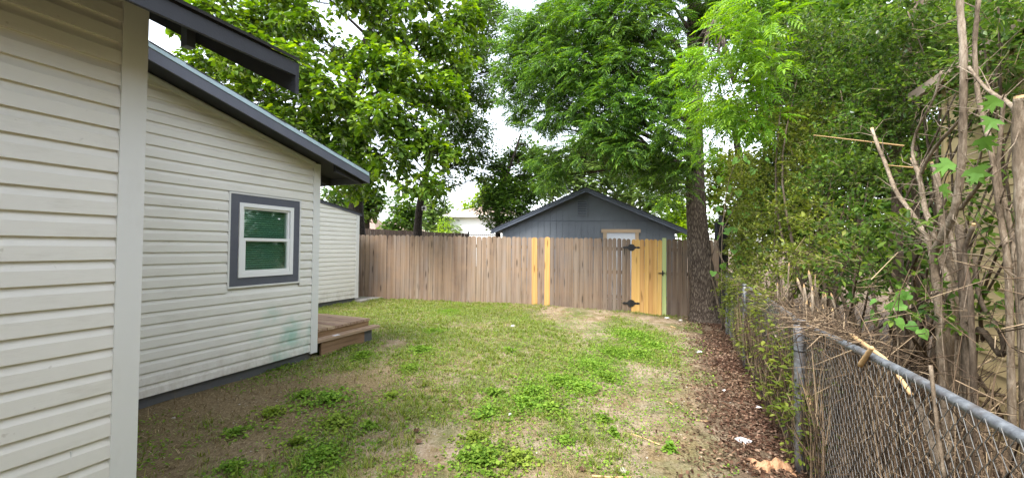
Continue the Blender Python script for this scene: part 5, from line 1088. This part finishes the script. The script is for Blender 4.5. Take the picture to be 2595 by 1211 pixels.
# leaf litter along the chain link fence
n = 30000; y = .9 + 9.5 * RNG.random(n) ** 1.3; ww = .95 - np.abs(RNG.normal(0, .42, n)) + (RNG.random(n) < .35) * RNG.uniform(0, 1.6, n); x = ww + .42 * y
ok = (RNG.random(n) < np.clip((ww + .5) / .7, 0, 1)) & (fbm(x, y, 2.5, 8) > .3); x, y = x[ok], y[ok]; n = len(x); az = RNG.uniform(0, 6.28, n)
L = RNG.uniform(.015, .05, n); v, t = leafmesh(L_OVAL, np.stack([x, y, ground(x, y) + RNG.uniform(.002, .025, n)], 1), np.stack([np.cos(az), np.sin(az), RNG.normal(0, .35, n)], 1), np.array((0, 0, 1.)) + RNG.normal(0, .55, (n, 3)), L, L * RNG.uniform(.3, .7, n))
k = 5200; y = .9 + 10 * RNG.random(k) ** 1.25; x = RNG.uniform(-1.2, 1.3, k) + .42 * y; ok = inside_yard(x, y) & (RNG.random(k) < np.clip((x - .42 * y + 1.3) / 1.6, 0, 1)); x, y = x[ok], y[ok]; k = len(x); az = RNG.uniform(0, 6.28, k); p0 = np.stack([x, y, ground(x, y) + .01], 1); tw = segs(p0, p0 + np.stack([np.cos(az), np.sin(az), RNG.normal(0, .08, k)], 1) * RNG.uniform(.02, .12, k)[:, None], RNG.uniform(.001, .003, k), .0008)
tag(trimesh('leaf_litter', v, t, 'litter'), 'brown dead leaves piled along the chain link fence', 'leaves', kind='stuff')
tag(trimesh('twig_litter', tw[0], tw[1], 'twig'), 'short dry twigs scattered over the bare soil', 'twigs', kind='stuff')
n = 5200; x, y = scatter(n * 4); f = lush(x, y); ok = RNG.random(len(x)) < np.clip(.6 - f, .03, 1); x, y = x[ok][:n], y[ok][:n]; n = len(x)
oc = np.array([(1, 0, 0), (-1, 0, 0), (0, 1, 0), (0, -1, 0), (0, 0, 1), (0, 0, -1)], float); of = np.array([(0, 2, 4), (2, 1, 4), (1, 3, 4), (3, 0, 4), (2, 0, 5), (1, 2, 5), (3, 1, 5), (0, 3, 5)])
sz = RNG.uniform(.002, .008, n) * (1 + .8 * (RNG.random(n) < .05)); v = np.stack([x, y, ground(x, y)], 1)[:, None] + oc[None] * (sz[:, None] * RNG.uniform(.6, 1.3, (n, 3)))[:, None] * (1, 1, .7); t = (of[None] + (np.arange(n) * 6)[:, None, None]).reshape(-1, 3)
tag(trimesh('pebbles', v.reshape(-1, 3), t, 'stone'), 'tiny pale pebbles and chips on the bare soil', 'gravel', kind='stuff')

# ================================================================== single bits of litter
def flake(name, mat, label, cat, px, py, rx, ry, th=.004, crumple=.02, n=9, seed=0):
    rg = np.random.default_rng(seed + 50); c = PG(px, py); ang = np.linspace(0, 2 * math.pi, n, endpoint=False); r = rg.uniform(.65, 1.1, n)
    top = np.stack([c[0] + np.cos(ang) * r * rx, c[1] + np.sin(ang) * r * ry, c[2] + .008 + rg.random(n) * crumple], 1); ctr = np.array([[c[0], c[1], c[2] + .012 + crumple * .9]]); bot = top - (0, 0, th); cb_ = ctr - (0, 0, th)
    f = [(i, (i + 1) % n, n) for i in range(n)] + [(n + 1 + (i + 1) % n, n + 1 + i, 2 * n + 1) for i in range(n)] + [(i, n + 1 + i, n + 1 + (i + 1) % n, (i + 1) % n) for i in range(n)]
    tag(MB().add(np.vstack([top, ctr, bot, cb_]), f).build(name, mat), label, cat)
for i, (px, py, rx, ry, lb) in enumerate([(1885, 1120, .075, .06, 'large torn white plastic sheet on the leaf litter'), (1922, 1035, .035, .035, 'small crumpled white plastic near the fence foot'), (1772, 893, .06, .05, 'white paper scrap under the pecan side litter'), (1835, 992, .025, .02, 'little white scrap among dead leaves'), (1292, 1053, .018, .02, 'tiny white scrap on the bare lawn patch'), (1690, 806, .07, .05, 'pale scrap of rubble beside the pecan roots')]): flake('litter_scrap', 'paper', lb, 'litter', px, py, rx, ry, .003, .018, 8, i)
flake('wrapper', 'red', 'red wrapper lying behind the mesh near the steel post', 'litter', 2070, 1135, .035, .03, .003, .02, 8, 20)
for i, (px, py, s_, lb) in enumerate([(1300, 827, .055, 'pale stone sitting in the lawn near the fence'), (1578, 1192, .035, 'light stone in the near bare soil'), (1725, 812, .05, 'grey stone at the foot of the pecan trunk'), (440, 1060, .02, 'small pale stone on the thatch by the house'), (1455, 998, .02, 'small round stone beside the green weeds')]):
    c = PG(px, py); rg = np.random.default_rng(i); ph = np.linspace(0, 2 * math.pi, 9, endpoint=False); v = [np.array((c[0], c[1], c[2] + s_ * .75))]; 
    for zf, rf in ((.6, .55), (.15, 1.0), (-.3, .9)): v += [np.array((c[0] + math.cos(a) * s_ * rf * rg.uniform(.8, 1.15), c[1] + math.sin(a) * s_ * rf * rg.uniform(.7, 1.05), c[2] + s_ * zf * rg.uniform(.8, 1.1))) for a in ph]
    f = [(0, 1 + j, 1 + (j + 1) % 9) for j in range(9)] + [(1 + q * 9 + j, 10 + q * 9 + j, 10 + q * 9 + (j + 1) % 9, 1 + q * 9 + (j + 1) % 9) for q in range(2) for j in range(9)]
    tag(MB().add(v, f).build('stone', 'stone'), lb, 'stone')
# crumpled brown paper bag by the post foot
c = PG(1955, 1185); nu, nv = 18, 9; rg = np.random.default_rng(3); v = []
for i in range(nu):
    for j in range(nv):
        a = i / (nu - 1) - .5; b = j / (nv - 1) - .5; hh = .055 * (1 - (2 * b) ** 2) ** .5 * (1 - (2 * a) ** 4) if abs(b) < .5 and abs(a) < .5 else 0
        wv = .6 + .4 * math.sin(a * 11) ** 2; q = U * (b * .16 * wv + .05 * math.sin(a * 7)) + N * (a * .30)
        v.append(c + q + (0, 0, .004 + max(0, hh) * wv + rg.random() * .012))
f = [(i * nv + j, (i + 1) * nv + j, (i + 1) * nv + j + 1, i * nv + j + 1) for i in range(nu - 1) for j in range(nv - 1)]
tag(MB().add(v, f).build('paper_bag', 'kraft'), 'crumpled brown paper bag lying by the steel post foot', 'litter')
# sticks lying on the soil
for i, (p0, p1, r, lb) in enumerate([((1600, 1098), (1672, 1126), .008, 'pale straight stick lying on the bare soil'), ((1500, 1205), (1600, 1207), .009, 'flat pale stick on the near soil'), ((1762, 1064), (1798, 1066), .005, 'thin short stick beside the leaf litter'), ((1838, 1155), (1866, 1135), .006, 'dark curved twig on the soil near white plastic'), ((1700, 826), (1712, 830), .012, 'short broken stick near the pecan roots'), ((1685, 1015), (1705, 1024), .006, 'pale wood splinter on the soil')]):
    a, b = PG(*p0, r), PG(*p1, r); sp = spline([a, (a + b) / 2 + RNG.normal(0, .008, 3) * (1, 1, .3), b], 8); tag(MB().tube(sp, np.linspace(r, r * .7, 8), 7, wob=.1).build('ground_stick', 'stem_dark' if i == 3 else 'cut', None, True), lb, 'stick')
for i, (px, py, lb) in enumerate([(1048, 1095, 'dark curled dead leaf on the grass'), (1062, 1125, 'large dark dead leaf beside the pale soil patch'), (1480, 1190, 'dry grey green dead leaf on the near soil'), (1840, 1068, 'nearly black dead leaf on the brown litter')]):
    c = PG(px, py); o = put('dead_leaf', None, None, c); bpy.data.objects.remove(o)
    v, t = leafmesh(L_LOBED, np.array([c + (0, 0, .012)]), np.array([(math.cos(i * 2), math.sin(i * 2), .25)]), np.array([(.2, -.3, 1.)]), np.array([.07]), np.array([.06])); tag(trimesh('dead_leaf', v, t, 'litter'), lb, 'leaf')
